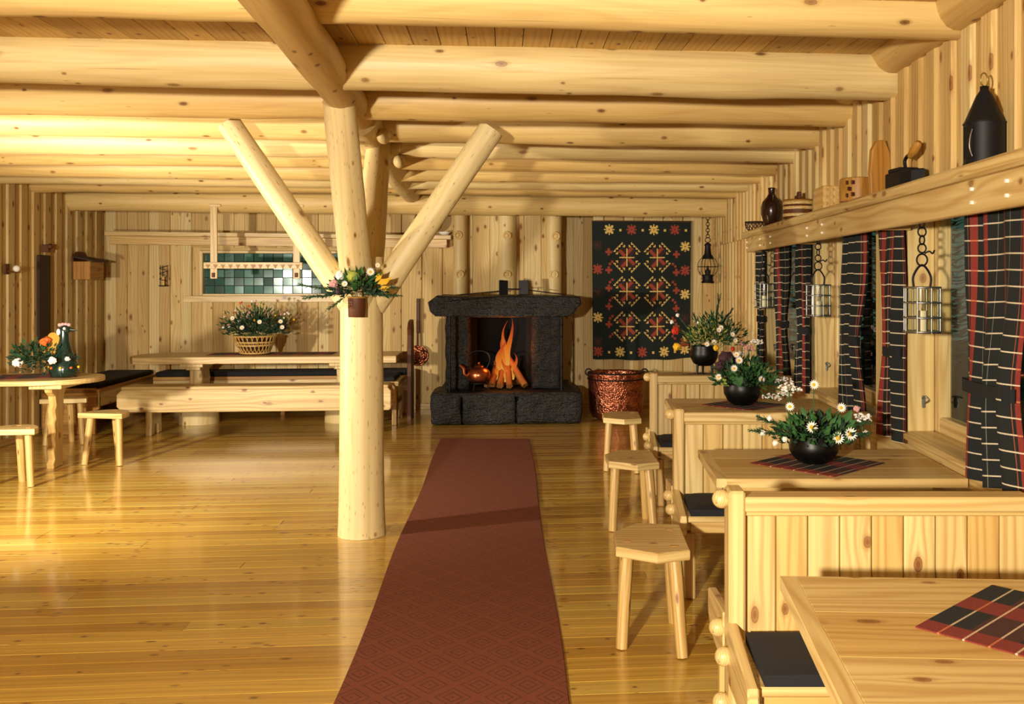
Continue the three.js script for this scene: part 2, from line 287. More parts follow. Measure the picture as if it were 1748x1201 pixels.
// window wall
const WA = [[3.42, 4.86], [5.36, 6.82], [7.26, 8.72]], SILL = 0.79, WTOP = 1.99;
{
  const b = struct('wall_right', 'window wall of vertical pine boards');
  const x0 = XR + 0.02, x1 = XR + 0.205, zf = -12.5, zn = 2.9, m = M.wall[0];
  part(b, 'backing', [span(x0, x1, -0.1, SILL, zf, zn, 'z'), span(x0, x1, WTOP, HC + 0.1, zf, zn, 'z')], M.wall[1]);
  let e = zf; for (const [n, f] of [...WA].reverse().map(q => q)) { part(b, 'pier', span(x0 - 0.02, x1, SILL, WTOP, e, -f, 'y'), m); e = -n; }
  part(b, 'pier', span(x0 - 0.02, x1, SILL, WTOP, e, zn, 'y'), m);
  boards(b, 11.4, WTOP, HC - 0.02, 0.105, (q, t, y, h) => { q.rotation.y = -Math.PI / 2; q.position.set(XR + 0.02 - h, y, -12.15 + t); }, 8);
  boards(b, 3.3, 0, WTOP, 0.105, (q, t, y, h) => { q.rotation.y = -Math.PI / 2; q.position.set(XR - 0.0 - h, y, -12.15 + t); }, 9);
  part(b, 'panel', span(XR, x0, 0, SILL, -8.8, zn, 'z'), M.wall[2]);
}
const glassM = phy({ color: 0xffffff, transmission: 1, roughness: 0.02, thickness: 0, ior: 1.22 });
WA.forEach(([n, f], i) => {
  const w = struct('window_' + (i + 1), ['nearest window in the right wall', 'middle window in the right wall', 'farthest window in the right wall'][i]);
  const gx = 1.76, fx0 = 1.735, fx1 = 1.80;
  part(w, 'jamb_panel', span(XR + 0.001, fx0, SILL + 0.03, WTOP, -f, -f + 0.02, 'y'), M.furn);
  part(w, 'jamb_panel', span(XR + 0.001, fx0, SILL + 0.03, WTOP, -n - 0.02, -n, 'y'), M.furn);
  part(w, 'head_panel', span(XR + 0.001, fx0, WTOP - 0.02, WTOP, -f + 0.02, -n - 0.02, 'z'), M.furn);
  part(w, 'window_sill', span(XR - 0.035, fx0 + 0.03, SILL, SILL + 0.03, -f, -n, 'z'), M.furn);
  for (const z of [-f + 0.045, -n - 0.045]) part(w, 'frame_stile', span(fx0, fx1, SILL + 0.03, WTOP - 0.02, z - 0.035, z + 0.035, 'y', 0.008), M.furn);
  for (const y of [SILL + 0.07, WTOP - 0.06]) part(w, 'frame_rail', span(fx0, fx1, y - 0.04, y + 0.04, -f + 0.08, -n - 0.08, 'z', 0.008), M.furn);
  part(w, 'pane', new THREE.PlaneGeometry(f - n - 0.15, WTOP - SILL - 0.2).rotateY(-Math.PI / 2).translate(gx, (SILL + WTOP) / 2 + 0.005, -(f + n) / 2), glassM);
  const la = part(w, 'latch', [cbox(0.012, 0.06, 0.02, 0.002).translate(XR + 0.075, 0.97, -f + 0.03), tube([[XR + 0.075, 0.96, -f + 0.035], [XR + 0.09, 0.98, -f + 0.06], [XR + 0.075, 1.0, -f + 0.05], [XR + 0.06, 0.99, -f + 0.06]], 0.004, 12)], M.steel);
});
{ // leaded window
  const w = struct('window_4', 'leaded window of small teal panes in the back wall', TH), zc = -(WB + 0.07), [a, b, y0, y1] = WIN;
  const T = 0.04; for (const [p, q, r, s, ax] of [[a, a + T, y0, y1, 'y'], [b - T, b, y0, y1, 'y'], [a + T, b - T, y0, y0 + 0.025, 'x'], [a + T, b - T, y1 - 0.03, y1, 'x']]) part(w, 'frame_bar', span(p, q, r, s, -WB - 0.12, -WB + 0.02, ax), M.furn);
  part(w, 'window_sill', span(a - 0.17, b + 0.12, y0 - 0.075, y0, -WB - 0.03, -WB + 0.07, 'x'), M.furn);
  const c = 14, rw = 5, pw = (b - a - 2 * T) / c, ph = (y1 - y0 - 0.055) / rw, tints = [0x74bcab, 0x86ccba, 0x62a898, 0xa0dccd].map(k => phy({ color: k, transmission: 0.85, roughness: 0.14, thickness: 0, ior: 1.35, bumpMap: hammer, bumpScale: 0.003 }));
  const pg = cbox(pw - 0.006, ph - 0.006, 0.004, 0.0008), r = rng(31), bars = [];
  for (let i = 0; i < c; i++) for (let j = 0; j < rw; j++) { const m = part(w, 'pane', pg, tints[Math.floor(r() * 4)]); m.position.set(a + T + (i + 0.5) * pw, y0 + 0.025 + (j + 0.5) * ph, zc); m.rotation.set((r() - 0.5) * 0.05, (r() - 0.5) * 0.07, 0); }
  for (let i = 1; i < c; i++) part(w, 'lead_bar', cbox(0.009, y1 - y0 - 0.05, 0.012, 0.002).translate(a + T + i * pw, (y0 + y1) / 2, zc), M.iron);
  for (let j = 1; j < rw; j++) part(w, 'lead_bar', cbox(b - a - 2 * T, 0.009, 0.013, 0.002).translate((a + b) / 2, y0 + 0.025 + j * ph, zc), M.iron);
}
// ceiling: boards along the hall, round logs across
{
  const c = struct('ceiling', 'pine board ceiling carried by round logs', TH);
  part(c, 'roof_deck', span(UL - 0.2, 3.1, HC + 0.022, HC + 0.2, -(WB + 0.2), -WF + 0.2, 'z'), M.ceil[0]);
  const r = rng(61), wd = 0.135, n = Math.round((2.9 - UL) / wd), gs = [0, 1, 2, 3].map(() => grainUV(cbox((2.9 - UL) / n - 0.003, 0.022, WB - WF, 0.003), 'z', r(), r()));
  for (let i = 0; i < n; i++) part(c, 'plank', gs[Math.floor(r() * 4)], M.ceil[Math.floor(r() * 3)]).position.set(UL + (i + 0.5) * (2.9 - UL) / n, HC + 0.011, -(WB + WF) / 2);
  const B = [[-1.2, 1.05, 0.12], [-0.2, 1.05, 0.12], [0.9, 1.05, 0.12], [1.95, 1.05, 0.12], [3.02, 1.05, 0.12], [4.02, 1.03, 0.125], [4.93, 0.95, 0.125], [5.8, 0.945, 0.115], [6.6, 0.92, 0.115], [7.35, 0.9, 0.115], [8.05, 0.89, 0.11], [8.78, 0.885, 0.115], [9.5, 0.885, 0.11], [10.22, 0.87, 0.11], [11.03, 0.73, 0.125]];
  B.forEach(([w, hb, rad], i) => {
    const xr = 1.62, uR = (xr + w * SN) / CS, y = 1.58 + hb + rad, s = i % 2;
    part(c, 'log_beam', logGeo([UL - 0.02, y + (i % 3) * 0.006 + 0.012, -w], [uR, y - 0.006, -w], rad * (s ? 1.06 : 0.96), rad * (s ? 0.96 : 1.05), { seg: 44, rad: 22, wob: 0.007, bend: (hash2(i, 3, 1) - 0.5) * 0.03, seed: 200 + i }), M.log[i % 3]);
  });
  const t = struct('trim_1', 'log along the top of the window wall');
  part(t, 'wall_log', logGeo([1.56, 2.735, -12.05], [1.56, 2.74, 2.5], 0.1, 0.105, { seg: 40, seed: 301 }), M.log[1]);
}
// chimney breast clad with boards and half-round logs
{
  const t = struct('trim_2', 'chimney breast of boards and round upright logs above the fireplace', TH), zb = -11.42;
  part(t, 'core', span(-0.6, 0.6, 1.37, HC - 0.01, -(WB - 0.005), zb - 0.03, 'y'), M.wall[1]);
  for (let i = 0; i < 6; i++) part(t, 'plank', span(-0.6 + i * 0.2 + 0.001, -0.4 + i * 0.2 - 0.001, 1.38, HC - 0.012, zb - 0.028, zb - (i % 2 ? 0.004 : 0), 'y', 0.004), M.wall[[0, 2, 0, 2, 0, 1][i]]);
  for (const [u, r, sd] of [[-0.545, 0.085, 1], [0.0, 0.112, 2], [0.55, 0.092, 3]]) {
    const l = part(t, 'upright_log', logGeo([u, 1.39, zb + 0.03], [u, 2.66, zb + 0.03], r, r * 0.96, { seg: 26, seed: 400 + sd, wob: 0.009 }), M.log[0]);
    for (const [y, o] of [[2.1 - sd * 0.004, 0.02], [1.64, 0.0]]) part(l, 'knot', [torus(0.04, 0.012, u + o * (sd - 2), y, zb + 0.022 + r, 0.1, 0, 16), ball(0.03, u + o * (sd - 2), y, zb + 0.018 + r, 1, 1, 0.5)], M.log[2]);
  }
}
const zEnd = 0;
// ---------------------------------------------------------------- column and main beam
{
  const cu = -0.9, cw = 6.1, c = room(cu, 0, cw);
  const t = thing('log_column', 'round peeled log column with four spreading braces under the ceiling', 'column', [c.x, 0, c.z], TH);
  part(t, 'trunk', logGeo([0, 0.001, 0], [0, 1.72, 0], 0.139, 0.128, { seg: 44, rad: 30, wob: 0.004, flare: 0.008, seed: 11 }), M.post);
  const br = [[[-0.06, 1.42, 0.0], [-0.81, 2.545, -0.03], 0.078, 0.073], [[0.06, 1.42, 0.0], [0.80, 2.53, -0.03], 0.086, 0.082], [[-0.01, 1.45, 0.05], [-0.01, 2.55, 0.74], 0.1, 0.088], [[0.02, 1.45, -0.05], [0.02, 2.52, -0.66], 0.092, 0.085]];
  br.forEach(([a, b, r0, r1], i) => part(t, 'brace', logGeo(a, b, r0, r1, { seg: 24, rad: 22, wob: 0.005, seed: 21 + i }), M.post));
  const m = thing('main_beam', 'long round log beam running over the column to the back wall', 'beam', [0, 0, 0], TH);
  part(m, 'log', logGeo([-0.76, 2.62, -0.4], [-0.92, 2.6, -6.05], 0.1, 0.104, { seg: 50, rad: 24, seed: 31, wob: 0.006 }), M.log[1]);
  part(m, 'log', logGeo([-0.92, 2.59, -6.05], [-1.08, 2.53, -11.4], 0.125, 0.1, { seg: 50, rad: 24, seed: 32, wob: 0.008 }), M.log[0]);
  for (const [x, y, w, r] of [[0.11, 2.5, 6.3, 0.05], [0.125, 2.56, 6.55, 0.045], [0.11, 2.48, 6.8, 0.05], [0.12, 2.55, 7.05, 0.045], [0.1, 2.46, 7.3, 0.05]]) part(m, 'burl', ball(r, -0.9 + x, y, -w, 0.9, 1, 1.2), M.log[0]);
}
// ---------------------------------------------------------------- rug
{
  const a = room(0, 0, 0), t = thing('runner_rug', 'long rust red runner rug with woven diamond pattern', 'rug');
  const W = 256, H = 256;
  const pat = (x, y) => { const u = x / W, v = y / H; let d = 1; const f = (q) => Math.abs(((q % 1) + 1) % 1 - 0.5) * 2; const a1 = f(u + v), b1 = f(u - v), m = Math.max(a1, b1) % 0.34 / 0.34; return m < 0.2 ? 1 : 0; };
  const col = dataTex(W, H, (x, y) => { const n = 0.84 + 0.32 * hash2(x, y >> 1, 9), k = pat(x, y) ? 0.78 : 1; return [122 * n * k, 62 * n * k, 34 * n * k]; });
  const bmp = dataTex(W, H, (x, y) => { const v = (pat(x, y) ? 40 : 190) + 60 * hash2(x, y, 8); return [v, v, v]; }, false);
  const p0 = [-0.40, 2.0], pts = [], n = 60, wd = 0.44, pos = [], uv = [], idx = [];
  // centre line measured on the floor: turned like the hall
  for (let i = 0; i <= n; i++) {
    const z = 2.2 + (9.55 - 2.2) * i / n, cx = -0.51 - (z - 3.6) * 0.0855 + 0.004 * Math.sin(z * 1.9), wl = wd + 0.005 * Math.sin(z * 2.3 + 1), wr = wd + 0.006 * Math.sin(z * 1.7);
    const row = [[-wl, 0.001], [-wl + 0.004, 0.012], [wr - 0.004, 0.012], [wr, 0.001]];
    for (const [x, y] of row) { pos.push(cx + x, y + (y > 0.005 ? 0.0015 * Math.sin(z * 5 + x * 3) : 0), -z); uv.push(x / 0.19, z / 0.22); }
  }
  for (let i = 0; i < n; i++) for (let j = 0; j < 3; j++) { const k = i * 4 + j, m = k + 4; idx.push(k, m + 1, m, k, k + 1, m + 1); }
  for (const k of [0, n * 4]) { const o = k ? [0, 1, 2, 0, 2, 3] : [0, 2, 1, 0, 3, 2]; for (const q of o) idx.push(k + q); }
  idx.reverse();
  const g = new THREE.BufferGeometry(); g.setAttribute('position', new THREE.Float32BufferAttribute(pos, 3)); g.setAttribute('uv', new THREE.Float32BufferAttribute(uv, 2)); g.setIndex(idx); g.computeVertexNormals();
  part(t, 'weave', g, std({ map: col, bumpMap: bmp, bumpScale: 0.004, roughness: 0.95, side: THREE.DoubleSide }));
}
// ---------------------------------------------------------------- fireplace
const HEARTH = 0.36;
{
  const F = room(0, 0, 0), t = thing('fireplace', 'dark stone fireplace with thick slab mantel and raised block hearth', 'fireplace', [0, 0, 0], TH);
  const bl = [[-0.82, -0.49], [-0.485, 0.1], [0.105, 0.82]];
  bl.forEach(([a, b], i) => part(t, 'hearth_block', rough(b - a, HEARTH - 0.01, 0.72, (a + b) / 2, HEARTH / 2, -10.9, 0.022, 3 + i, 0.035), M.stone));
  part(t, 'hearth_slab', rough(1.5, 0.05, 1.3, 0, HEARTH - 0.032, -11.2, 0.008, 9, 0.05), M.stone);
  part(t, 'side_slab', rough(0.27, 0.85, 0.75, -0.54, HEARTH + 0.42, -11.15, 0.03, 12, 0.035), M.slate);
  part(t, 'side_slab', rough(0.33, 0.85, 0.75, 0.44, HEARTH + 0.42, -11.15, 0.03, 15, 0.035), M.slate);
  part(t, 'firebox', [rough(0.72, 0.86, 0.1, -0.06, HEARTH + 0.42, -11.55, 0.01, 18), rough(0.1, 0.86, 0.36, -0.4, HEARTH + 0.42, -11.33, 0.008, 19), rough(0.1, 0.86, 0.36, 0.27, HEARTH + 0.42, -11.33, 0.008, 20)], M.soot);
  // mantel slab with broken corners
  const s = new THREE.Shape([[-0.84, 0.14], [-0.82, 0.06], [-0.77, 0.015], [-0.6, 0.01], [-0.3, -0.005], [0.2, 0.0], [0.62, -0.005], [0.7, 0.01], [0.8, 0.13], [0.79, 0.19], [0.4, 0.2], [0.0, 0.205], [-0.4, 0.195], [-0.76, 0.2]].map(p => new THREE.Vector2(...p)));
  let g = new THREE.ExtrudeGeometry(s, { depth: 1.0, steps: 14, bevelEnabled: true, bevelThickness: 0.02, bevelSize: 0.015, bevelSegments: 2 });
  g = (() => { const p = g.attributes.position, uv = g.attributes.uv, n = g.attributes.normal; for (let i = 0; i < p.count; i++) { const x = p.getX(i), y = p.getY(i), z = p.getZ(i); const back = Math.max(0, 0.25 - (1.0 - z)); p.setXYZ(i, x * (1 - 0.08 * Math.max(0, 0.4 - z)), y + 0.01 * noise3(x * 9, y * 9, z * 9, 5), z + 0.03 * noise3(x * 5, y * 8, z, 6)); uv.setXY(i, x / 0.5, (Math.abs(n.getY(i)) > 0.6 ? z : y) / 0.5); } return g; })();
  g.computeVertexNormals(); g.translate(0, 1.185, -11.62);
  part(t, 'mantel', g, M.stone);
  for (const u of [-0.625, 0.60]) part(t, 'iron_bar', [rod([u, HEARTH, -10.66], [u, 1.19, -10.66], 0.014), ...[0.5, 0.62, 0.95, 1.08].map(y => ball(0.021, u, y, -10.66, 1, 0.7, 1, 8))], M.iron);
}
const FP = (u, y, w) => { const p = room(u, y, w); return [p.x, p.y, p.z]; };
{ // fire, firewood, kettle
  const logs = [[[-0.17, 0.4, 10.86], [-0.09, 0.7, 11.1], 'split log leaning left of the flames beside the kettle'], [[-0.08, 0.4, 10.78], [-0.04, 0.66, 11.08], 'split log standing in the middle of the fire'], [[0.20, 0.4, 10.8], [-0.02, 0.74, 11.08], 'split log leaning right of the flames'], [[-0.24, 0.395, 10.98], [0.14, 0.395, 11.2], 'split log lying at the back of the fire'], [[0.03, 0.4, 10.73], [0.0, 0.66, 11.05], 'short split log at the front of the fire']];
  const wood = phy({ map: texFurn, color: 0xa87a48, roughness: 0.8 });
  logs.forEach(([a, b, lab], i) => { const p = room(a[0], 0, a[2]), q = room(b[0], 0, b[2]), o = thing('firewood_log', lab, 'firewood', [p.x, a[1], p.z], 0, 'logs burning in the fireplace'); part(o, 'wood', logGeo([0, 0, 0], [q.x - p.x, b[1] - a[1], q.z - p.z], 0.042, 0.036, { rad: 5, seg: 6, wob: 0.008, seed: 500 + i }), wood); });
  const f = thing('fire', 'orange flames rising from the burning logs', 'fire', FP(-0.02, 0.42, 10.97), TH);
  const fm = dataTex(8, 128, (x, y) => { const t = y / 127; return t < 0.45 ? mixc([255, 196, 90], [250, 132, 34], t / 0.45) : mixc([250, 132, 34], [176, 44, 8], (t - 0.45) / 0.55); });
  const fl = std({ color: 0x000000, emissive: 0xffffff, emissiveMap: fm, emissiveIntensity: 1.0, roughness: 1 });
  const flame = (x, y, z, h, r, tw, sd) => { const g = new THREE.CylinderGeometry(1, 1, 1, 14, 24), p = g.attributes.position; for (let i = 0; i < p.count; i++) { const v = p.getY(i) + 0.5, pr = Math.pow(Math.sin(Math.PI * Math.pow(clamp(v, 0.002, 0.998), 0.55)), 1.1) * r + 0.002, X = p.getX(i), Z = p.getZ(i); p.setXYZ(i, X * pr * (1 + 0.25 * noise3(X * 2, v * 5, Z * 2, sd)) + tw * Math.sin(v * 5 + sd) * v, v * h, Z * pr * 0.6 + tw * 0.5 * Math.cos(v * 4 + sd) * v); } g.computeVertexNormals(); g.translate(x, y, z); return g; };
  [[0.0, 0.05, 0, 0.5, 0.04, 0.05, 1], [-0.05, 0.05, 0.03, 0.42, 0.034, 0.06, 2.5], [0.04, 0.06, -0.02, 0.66, 0.032, 0.05, 3.6], [0.09, 0.03, 0.03, 0.3, 0.026, 0.05, 4.2], [-0.11, 0.02, 0.02, 0.22, 0.028, 0.04, 5.1], [0.0, 0.01, 0.09, 0.26, 0.03, 0.04, 6.4], [0.02, 0.12, 0.02, 0.58, 0.024, 0.07, 7.7], [-0.02, 0.1, 0.05, 0.36, 0.022, 0.06, 8.3]].forEach(a => part(f, 'flame', flame(...a), fl));
  const L = new THREE.PointLight(0xff8a3a, 0.8, 0, 2); L.position.set(0.02, 0.42, 0.2); L.castShadow = true; L.shadow.radius = 4; f.add(L);
  const tr = thing('trivet', 'low iron trivet under the copper kettle', 'trivet', FP(-0.31, HEARTH + 0.005, 10.73), TH);
  part(tr, 'ring', torus(0.09, 0.008, 0, 0.075, 0, Math.PI / 2), M.iron);
  for (let k = 0; k < 3; k++) part(tr, 'leg', rod([Math.cos(k * 2.1) * 0.09, 0.07, Math.sin(k * 2.1) * 0.09], [Math.cos(k * 2.1) * 0.11, 0, Math.sin(k * 2.1) * 0.11], 0.006), M.iron);
  const k = thing('kettle', 'copper kettle with arched handle beside the fire', 'kettle', FP(-0.31, HEARTH + 0.089, 10.73), TH);
  part(k, 'body', lathe([[0.001, 0], [0.08, 0], [0.115, 0.03], [0.13, 0.075], [0.12, 0.12], [0.085, 0.155], [0.055, 0.165], [0.05, 0.175]], 32), M.copperSmooth);
  const lid = part(k, 'lid', lathe([[0.056, 0.172], [0.052, 0.182], [0.02, 0.195], [0.001, 0.197]], 24), M.copperSmooth); part(lid, 'knob', ball(0.014, 0, 0.21, 0), M.copperSmooth);
  part(k, 'spout', new THREE.TubeGeometry(new THREE.CatmullRomCurve3([V3(-0.1, 0.06, 0), V3(-0.155, 0.09, 0), V3(-0.165, 0.15, 0), V3(-0.21, 0.19, 0)]), 16, 0.019, 10), M.copperSmooth);
  part(k, 'handle', tube([[-0.085, 0.15, 0], [-0.12, 0.24, 0], [-0.09, 0.32, 0], [0, 0.345, 0], [0.09, 0.32, 0], [0.12, 0.24, 0], [0.085, 0.15, 0]], 0.008, 30), M.iron);
}
{ // waffle iron on the mantel
  const t = thing('waffle_iron', 'open iron waffle iron with long handles lying on the mantel', 'waffle iron', FP(0.09, 1.402, 11.0), TH);
  const waf = dataTex(64, 64, (x, y) => { const v = (x % 8 < 3 || y % 8 < 3) ? 230 : 40; return [v, v, v]; }, false), m = std({ color: 0x1c1c1e, roughness: 0.5, metalness: 0.5, bumpMap: waf, bumpScale: 0.012 });
  part(t, 'plate', cbox(0.105, 0.17, 0.02, 0.004).rotateY(0.35).rotateX(-0.15).translate(-0.13, 0.086, 0), m);
  part(t, 'plate', cbox(0.115, 0.17, 0.02, 0.004).rotateY(-0.25).rotateX(-0.15).translate(0.1, 0.086, 0), m);
  part(t, 'hinge', rod([-0.1, 0.07, 0], [0.07, 0.07, 0], 0.008), M.iron);
  part(t, 'handle', rod([-0.16, 0.05, 0], [-0.62, 0.006, -0.03], 0.006), M.iron);
  part(t, 'handle', rod([0.14, 0.06, 0], [0.58, 0.006, -0.02], 0.006), M.iron);
}
{ // copper skillet on wall
  const p = FP(-1.08, 0, 11.84), t = thing('skimmer', 'long-handled copper skimmer hanging on the wall left of the fireplace', 'skimmer', p, TH);
  part(t, 'bowl', new THREE.LatheGeometry([[0.001, 0.035], [0.06, 0.03], [0.105, 0.008], [0.125, 0.0], [0.125, -0.008], [0.1, -0.004], [0.05, 0.02], [0.001, 0.025]].map(q => new THREE.Vector2(...q)), 30).rotateX(Math.PI / 2).translate(0, 0.66, 0), M.copper);
  part(t, 'handle', [rod([0, 0.77, -0.0], [0.0, 0.95, -0.015], 0.012, 8, 0.01), cbox(0.04, 0.42, 0.014, 0.005).translate(0.005, 1.14, -0.015)], M.brown, 'dark brown wooden handle');
  part(t, 'nail', rod([0.005, 1.32, -0.07], [0.005, 1.32, 0.0], 0.005), M.iron);
}
{ // cauldron
  const t = thing('copper_cauldron', 'large hammered copper cauldron standing under the tapestry', 'cauldron', [0.32, 0, -11.0]);
  const pr = [[0.001, 0.0], [0.2, 0.0], [0.28, 0.03], [0.305, 0.1], [0.315, 0.3], [0.325, 0.5], [0.335, 0.52], [0.325, 0.53], [0.3, 0.5], [0.29, 0.1], [0.2, 0.03], [0.001, 0.03]];
  const g = lathe(pr, 44), uv = g.attributes.uv, po = g.attributes.position; for (let i = 0; i < uv.count; i++) uv.setXY(i, uv.getX(i) * 6, po.getY(i) * 3 + Math.hypot(po.getX(i), po.getZ(i)));
  part(t, 'body', g, M.copper); part(t, 'iron_band', torus(0.325, 0.008, 0, 0.46, 0, Math.PI / 2, 0, 44), M.iron);
  for (const s of [-1, 1]) part(t, 'ear', torus(0.035, 0.009, s * 0.315, 0.54, 0.12), M.iron);
  part(t, 'bail', tube([[-0.315, 0.545, 0.1], [-0.25, 0.535, 0.23], [0, 0.53, 0.325], [0.25, 0.535, 0.23], [0.315, 0.545, 0.1]], 0.008, 30), M.iron);
}
{ // tapestry
  const CW = 84, CH = 114, grid = new Uint8Array(CW * CH), set = (x, y, c) => { x = Math.round(x); y = Math.round(y); if (x >= 0 && y >= 0 && x < CW && y < CH) grid[y * CW + x] = c; };
  const star = (cx, cy, c) => { for (let i = -4; i <= 4; i++) for (let j = -4; j <= 4; j++) { const a = Math.abs(i), b = Math.abs(j); if ((a + b <= 2) || (Math.abs(a - b) <= 1 && a + b <= 6 && a && b) || ((a === 0 || b === 0) && a + b <= 4)) set(cx + i, cy + j, c); } set(cx, cy, c === 1 ? 2 : 4); };
  const dia = (x, y, c) => { set(x, y, c); set(x + 1, y, c); set(x, y + 1, c); set(x + 1, y + 1, c); };
  const cross = (x, y, c) => { for (const [i, j] of [[0, 0], [1, 0], [-1, 0], [0, 1], [0, -1], [2, 0], [-2, 0], [0, 2], [0, -2]]) if (Math.abs(i) + Math.abs(j) < 2) dia(x + i * 2, y + j * 2, c); };
  for (const cx of [29, 55]) for (const cy of [29, 57, 86]) for (const [sx, sy] of [[-1, -1], [1, -1], [-1, 1], [1, 1]]) {
    for (let i = 0; i <= 14; i++) for (let j = 0; j <= 15; j++) {
      const X = cx + sx * i, Y = cy + sy * j, pp = i + j, q = i - j;
      if (i === 0 && j < 8 || j === 0 && i < 7) { set(X, Y, 1); continue; }
      if (pp > 2 && pp < 13 && q > -6 && q < 3 && i > 0 && j > 0) set(X, Y, q > -2 ? (sx * sy > 0 ? 2 : 3) : (sx * sy > 0 ? 3 : 2));
    }
    const dot = (i, j) => { set(cx + sx * i, cy + sy * j, 1); set(cx + sx * (i + 1), cy + sy * j, 1); set(cx + sx * i, cy + sy * (j + 1), 1); };
    for (let k = 0; k <= 3; k++) dot(4 + k * 2, 11 - k * 2);
    for (const [i, j] of [[2, 9], [8, 3]]) dot(i, j);
  }
  for (let k = 0; k < 4; k++) { star(14 + k * 18.8, 6, k % 2 ? 2 : 1); star(4 + k * 19, 107, k % 2 ? 1 : 2); } star(79, 106, 1);
  for (let k = 0; k < 5; k++) { star(4, 20 + k * 20 - 1, [3, 2, 3, 1, 3][k]); star(79, 20 + k * 20, [1, 2, 1, 3, 2][k]); cross(13, 24 + k * 15, 2); cross(71, 26 + k * 15, 2); dia(16, 32 + k * 15, 2); dia(14, 34 + k * 15, 2); dia(68, 34 + k * 15, 2); dia(70, 36 + k * 15, 2); if (k < 4) { dia(23 + k * 18.8, 6, 1); dia(13 + k * 19, 107, 1); } }
  const pal = [[24, 34, 30], [222, 190, 106], [158, 68, 48], [58, 40, 36], [90, 50, 36]];
  const tex = dataTex(CW * 6, CH * 6, (x, y) => { const c = pal[grid[(CH - 1 - Math.floor(y / 6)) * CW + Math.floor(x / 6)]], n = 0.85 + 0.3 * hash2(x >> 1, y >> 1, 6); return c.map(k => clamp(k * n, 0, 255)); });
  const W = 1.23, H = 1.68, g = new THREE.BoxGeometry(W, H, 0.012, 24, 20, 1), p = g.attributes.position, uv = g.attributes.uv;
  for (let i = 0; i < p.count; i++) { const x = p.getX(i), y = p.getY(i), d = (H / 2 - y) / H; p.setXYZ(i, x * (1 - 0.015 * d), y - 0.03 * d * Math.cos(x * 2) + (y < -H / 2 + 0.01 ? 0.006 * Math.sin(x * 14) : 0), p.getZ(i) + 0.012 * d * Math.sin(x * 9)); uv.setXY(i, x / W + 0.5, y / H + 0.5); }
  g.computeVertexNormals();
  const t = thing('tapestry', 'dark woven wall tapestry with six flower rosettes and a star border', 'tapestry', FP(1.66, 1.455, 11.875), TH);
  part(t, 'cloth', g, std({ map: tex, roughness: 0.95 })); part(t, 'hanging_rod', rod([-0.62, 0.845, -0.005], [0.62, 0.845, -0.005], 0.008), M.brown);
}
{ // ship's lantern
  const p = FP(2.33, 0, 11.1), t = thing('ship_lantern', 'black lantern with caged glass globe hanging near the back corner', 'lantern', p, TH);
  const b = 1.54; // base height
  part(t, 'foot', lathe([[0.001, b], [0.075, b], [0.075, b + 0.015], [0.06, b + 0.03], [0.06, b + 0.07], [0.075, b + 0.09], [0.05, b + 0.1], [0.001, b + 0.1]], 24), M.iron);
  part(t, 'globe', lathe([[0.05, b + 0.09], [0.09, b + 0.13], [0.105, b + 0.19], [0.09, b + 0.25], [0.055, b + 0.29]], 28), phy({ color: 0xffffff, transmission: 1, roughness: 0.03, thickness: 0 }));
  for (let k = 0; k < 6; k++) { const a = k * Math.PI / 3, c = Math.cos(a), s = Math.sin(a); part(t, 'cage_wire', tube([[0.06 * c, b + 0.08, 0.06 * s], [0.105 * c, b + 0.13, 0.105 * s], [0.118 * c, b + 0.19, 0.118 * s], [0.105 * c, b + 0.25, 0.105 * s], [0.06 * c, b + 0.3, 0.06 * s]], 0.004, 16, 5), M.iron); }
  part(t, 'cage_ring', torus(0.118, 0.004, 0, b + 0.19, 0, Math.PI / 2, 0, 28), M.iron);
  part(t, 'burner', lathe([[0.03, b + 0.1], [0.03, b + 0.15], [0.015, b + 0.16], [0.012, b + 0.2], [0.001, b + 0.2]], 12), M.iron);
  part(t, 'hood', lathe([[0.065, b + 0.28], [0.06, b + 0.31], [0.04, b + 0.34], [0.032, b + 0.43], [0.042, b + 0.44], [0.03, b + 0.46], [0.001, b + 0.47]], 24), M.iron);
  part(t, 'ring', torus(0.03, 0.005, 0, b + 0.5, 0), M.iron);
  for (let k = 0; k < 7; k++) part(t, 'chain_link', torus(0.022, 0.004, 0, b + 0.545 + k * 0.035, 0, 0, k % 2 ? Math.PI / 2 : 0, 12).scale(1, 1, 1), M.iron);
}
// ---------------------------------------------------------------- plants
function leafG(L, W, bend = 0.2) { // pointed leaf along +y, 6 triangles
  const p = [[0, 0, 0], [-W * 0.5, L * 0.4, bend * L * 0.15], [0, L * 0.42, -bend * L * 0.05], [W * 0.5, L * 0.4, bend * L * 0.15], [0, L, -bend * L]], f = [[0, 2, 1], [0, 3, 2], [1, 2, 4], [2, 3, 4]], pos = [];
  for (const t of f) for (const k of t) pos.push(...p[k]); const g = new THREE.BufferGeometry(); g.setAttribute('position', new THREE.Float32BufferAttribute(pos, 3)); g.computeVertexNormals(); return g;
}
function sprigG(L, r) { // needle sprig along +y
  const out = [rod([0, 0, 0], [0, L, 0], 0.0022, 4)]; const n = Math.round(L / 0.006);
  for (let i = 0; i < n; i++) { const t = i / n, a = i * 2.4, g = leafG(0.028 * (1 - 0.5 * t), 0.005, 0.1); g.rotateX(0.9); g.rotateY(a); g.translate(0, L * (0.1 + 0.9 * t), 0); out.push(g); }
  return merge(out);
}
function place(g, p, dir, roll = 0) { const q = g.clone(); q.rotateY(roll); q.applyQuaternion(new THREE.Quaternion().setFromUnitVectors(V3(0, 1, 0), dir)); q.translate(p.x, p.y, p.z); return q; }
const foliageM = {};
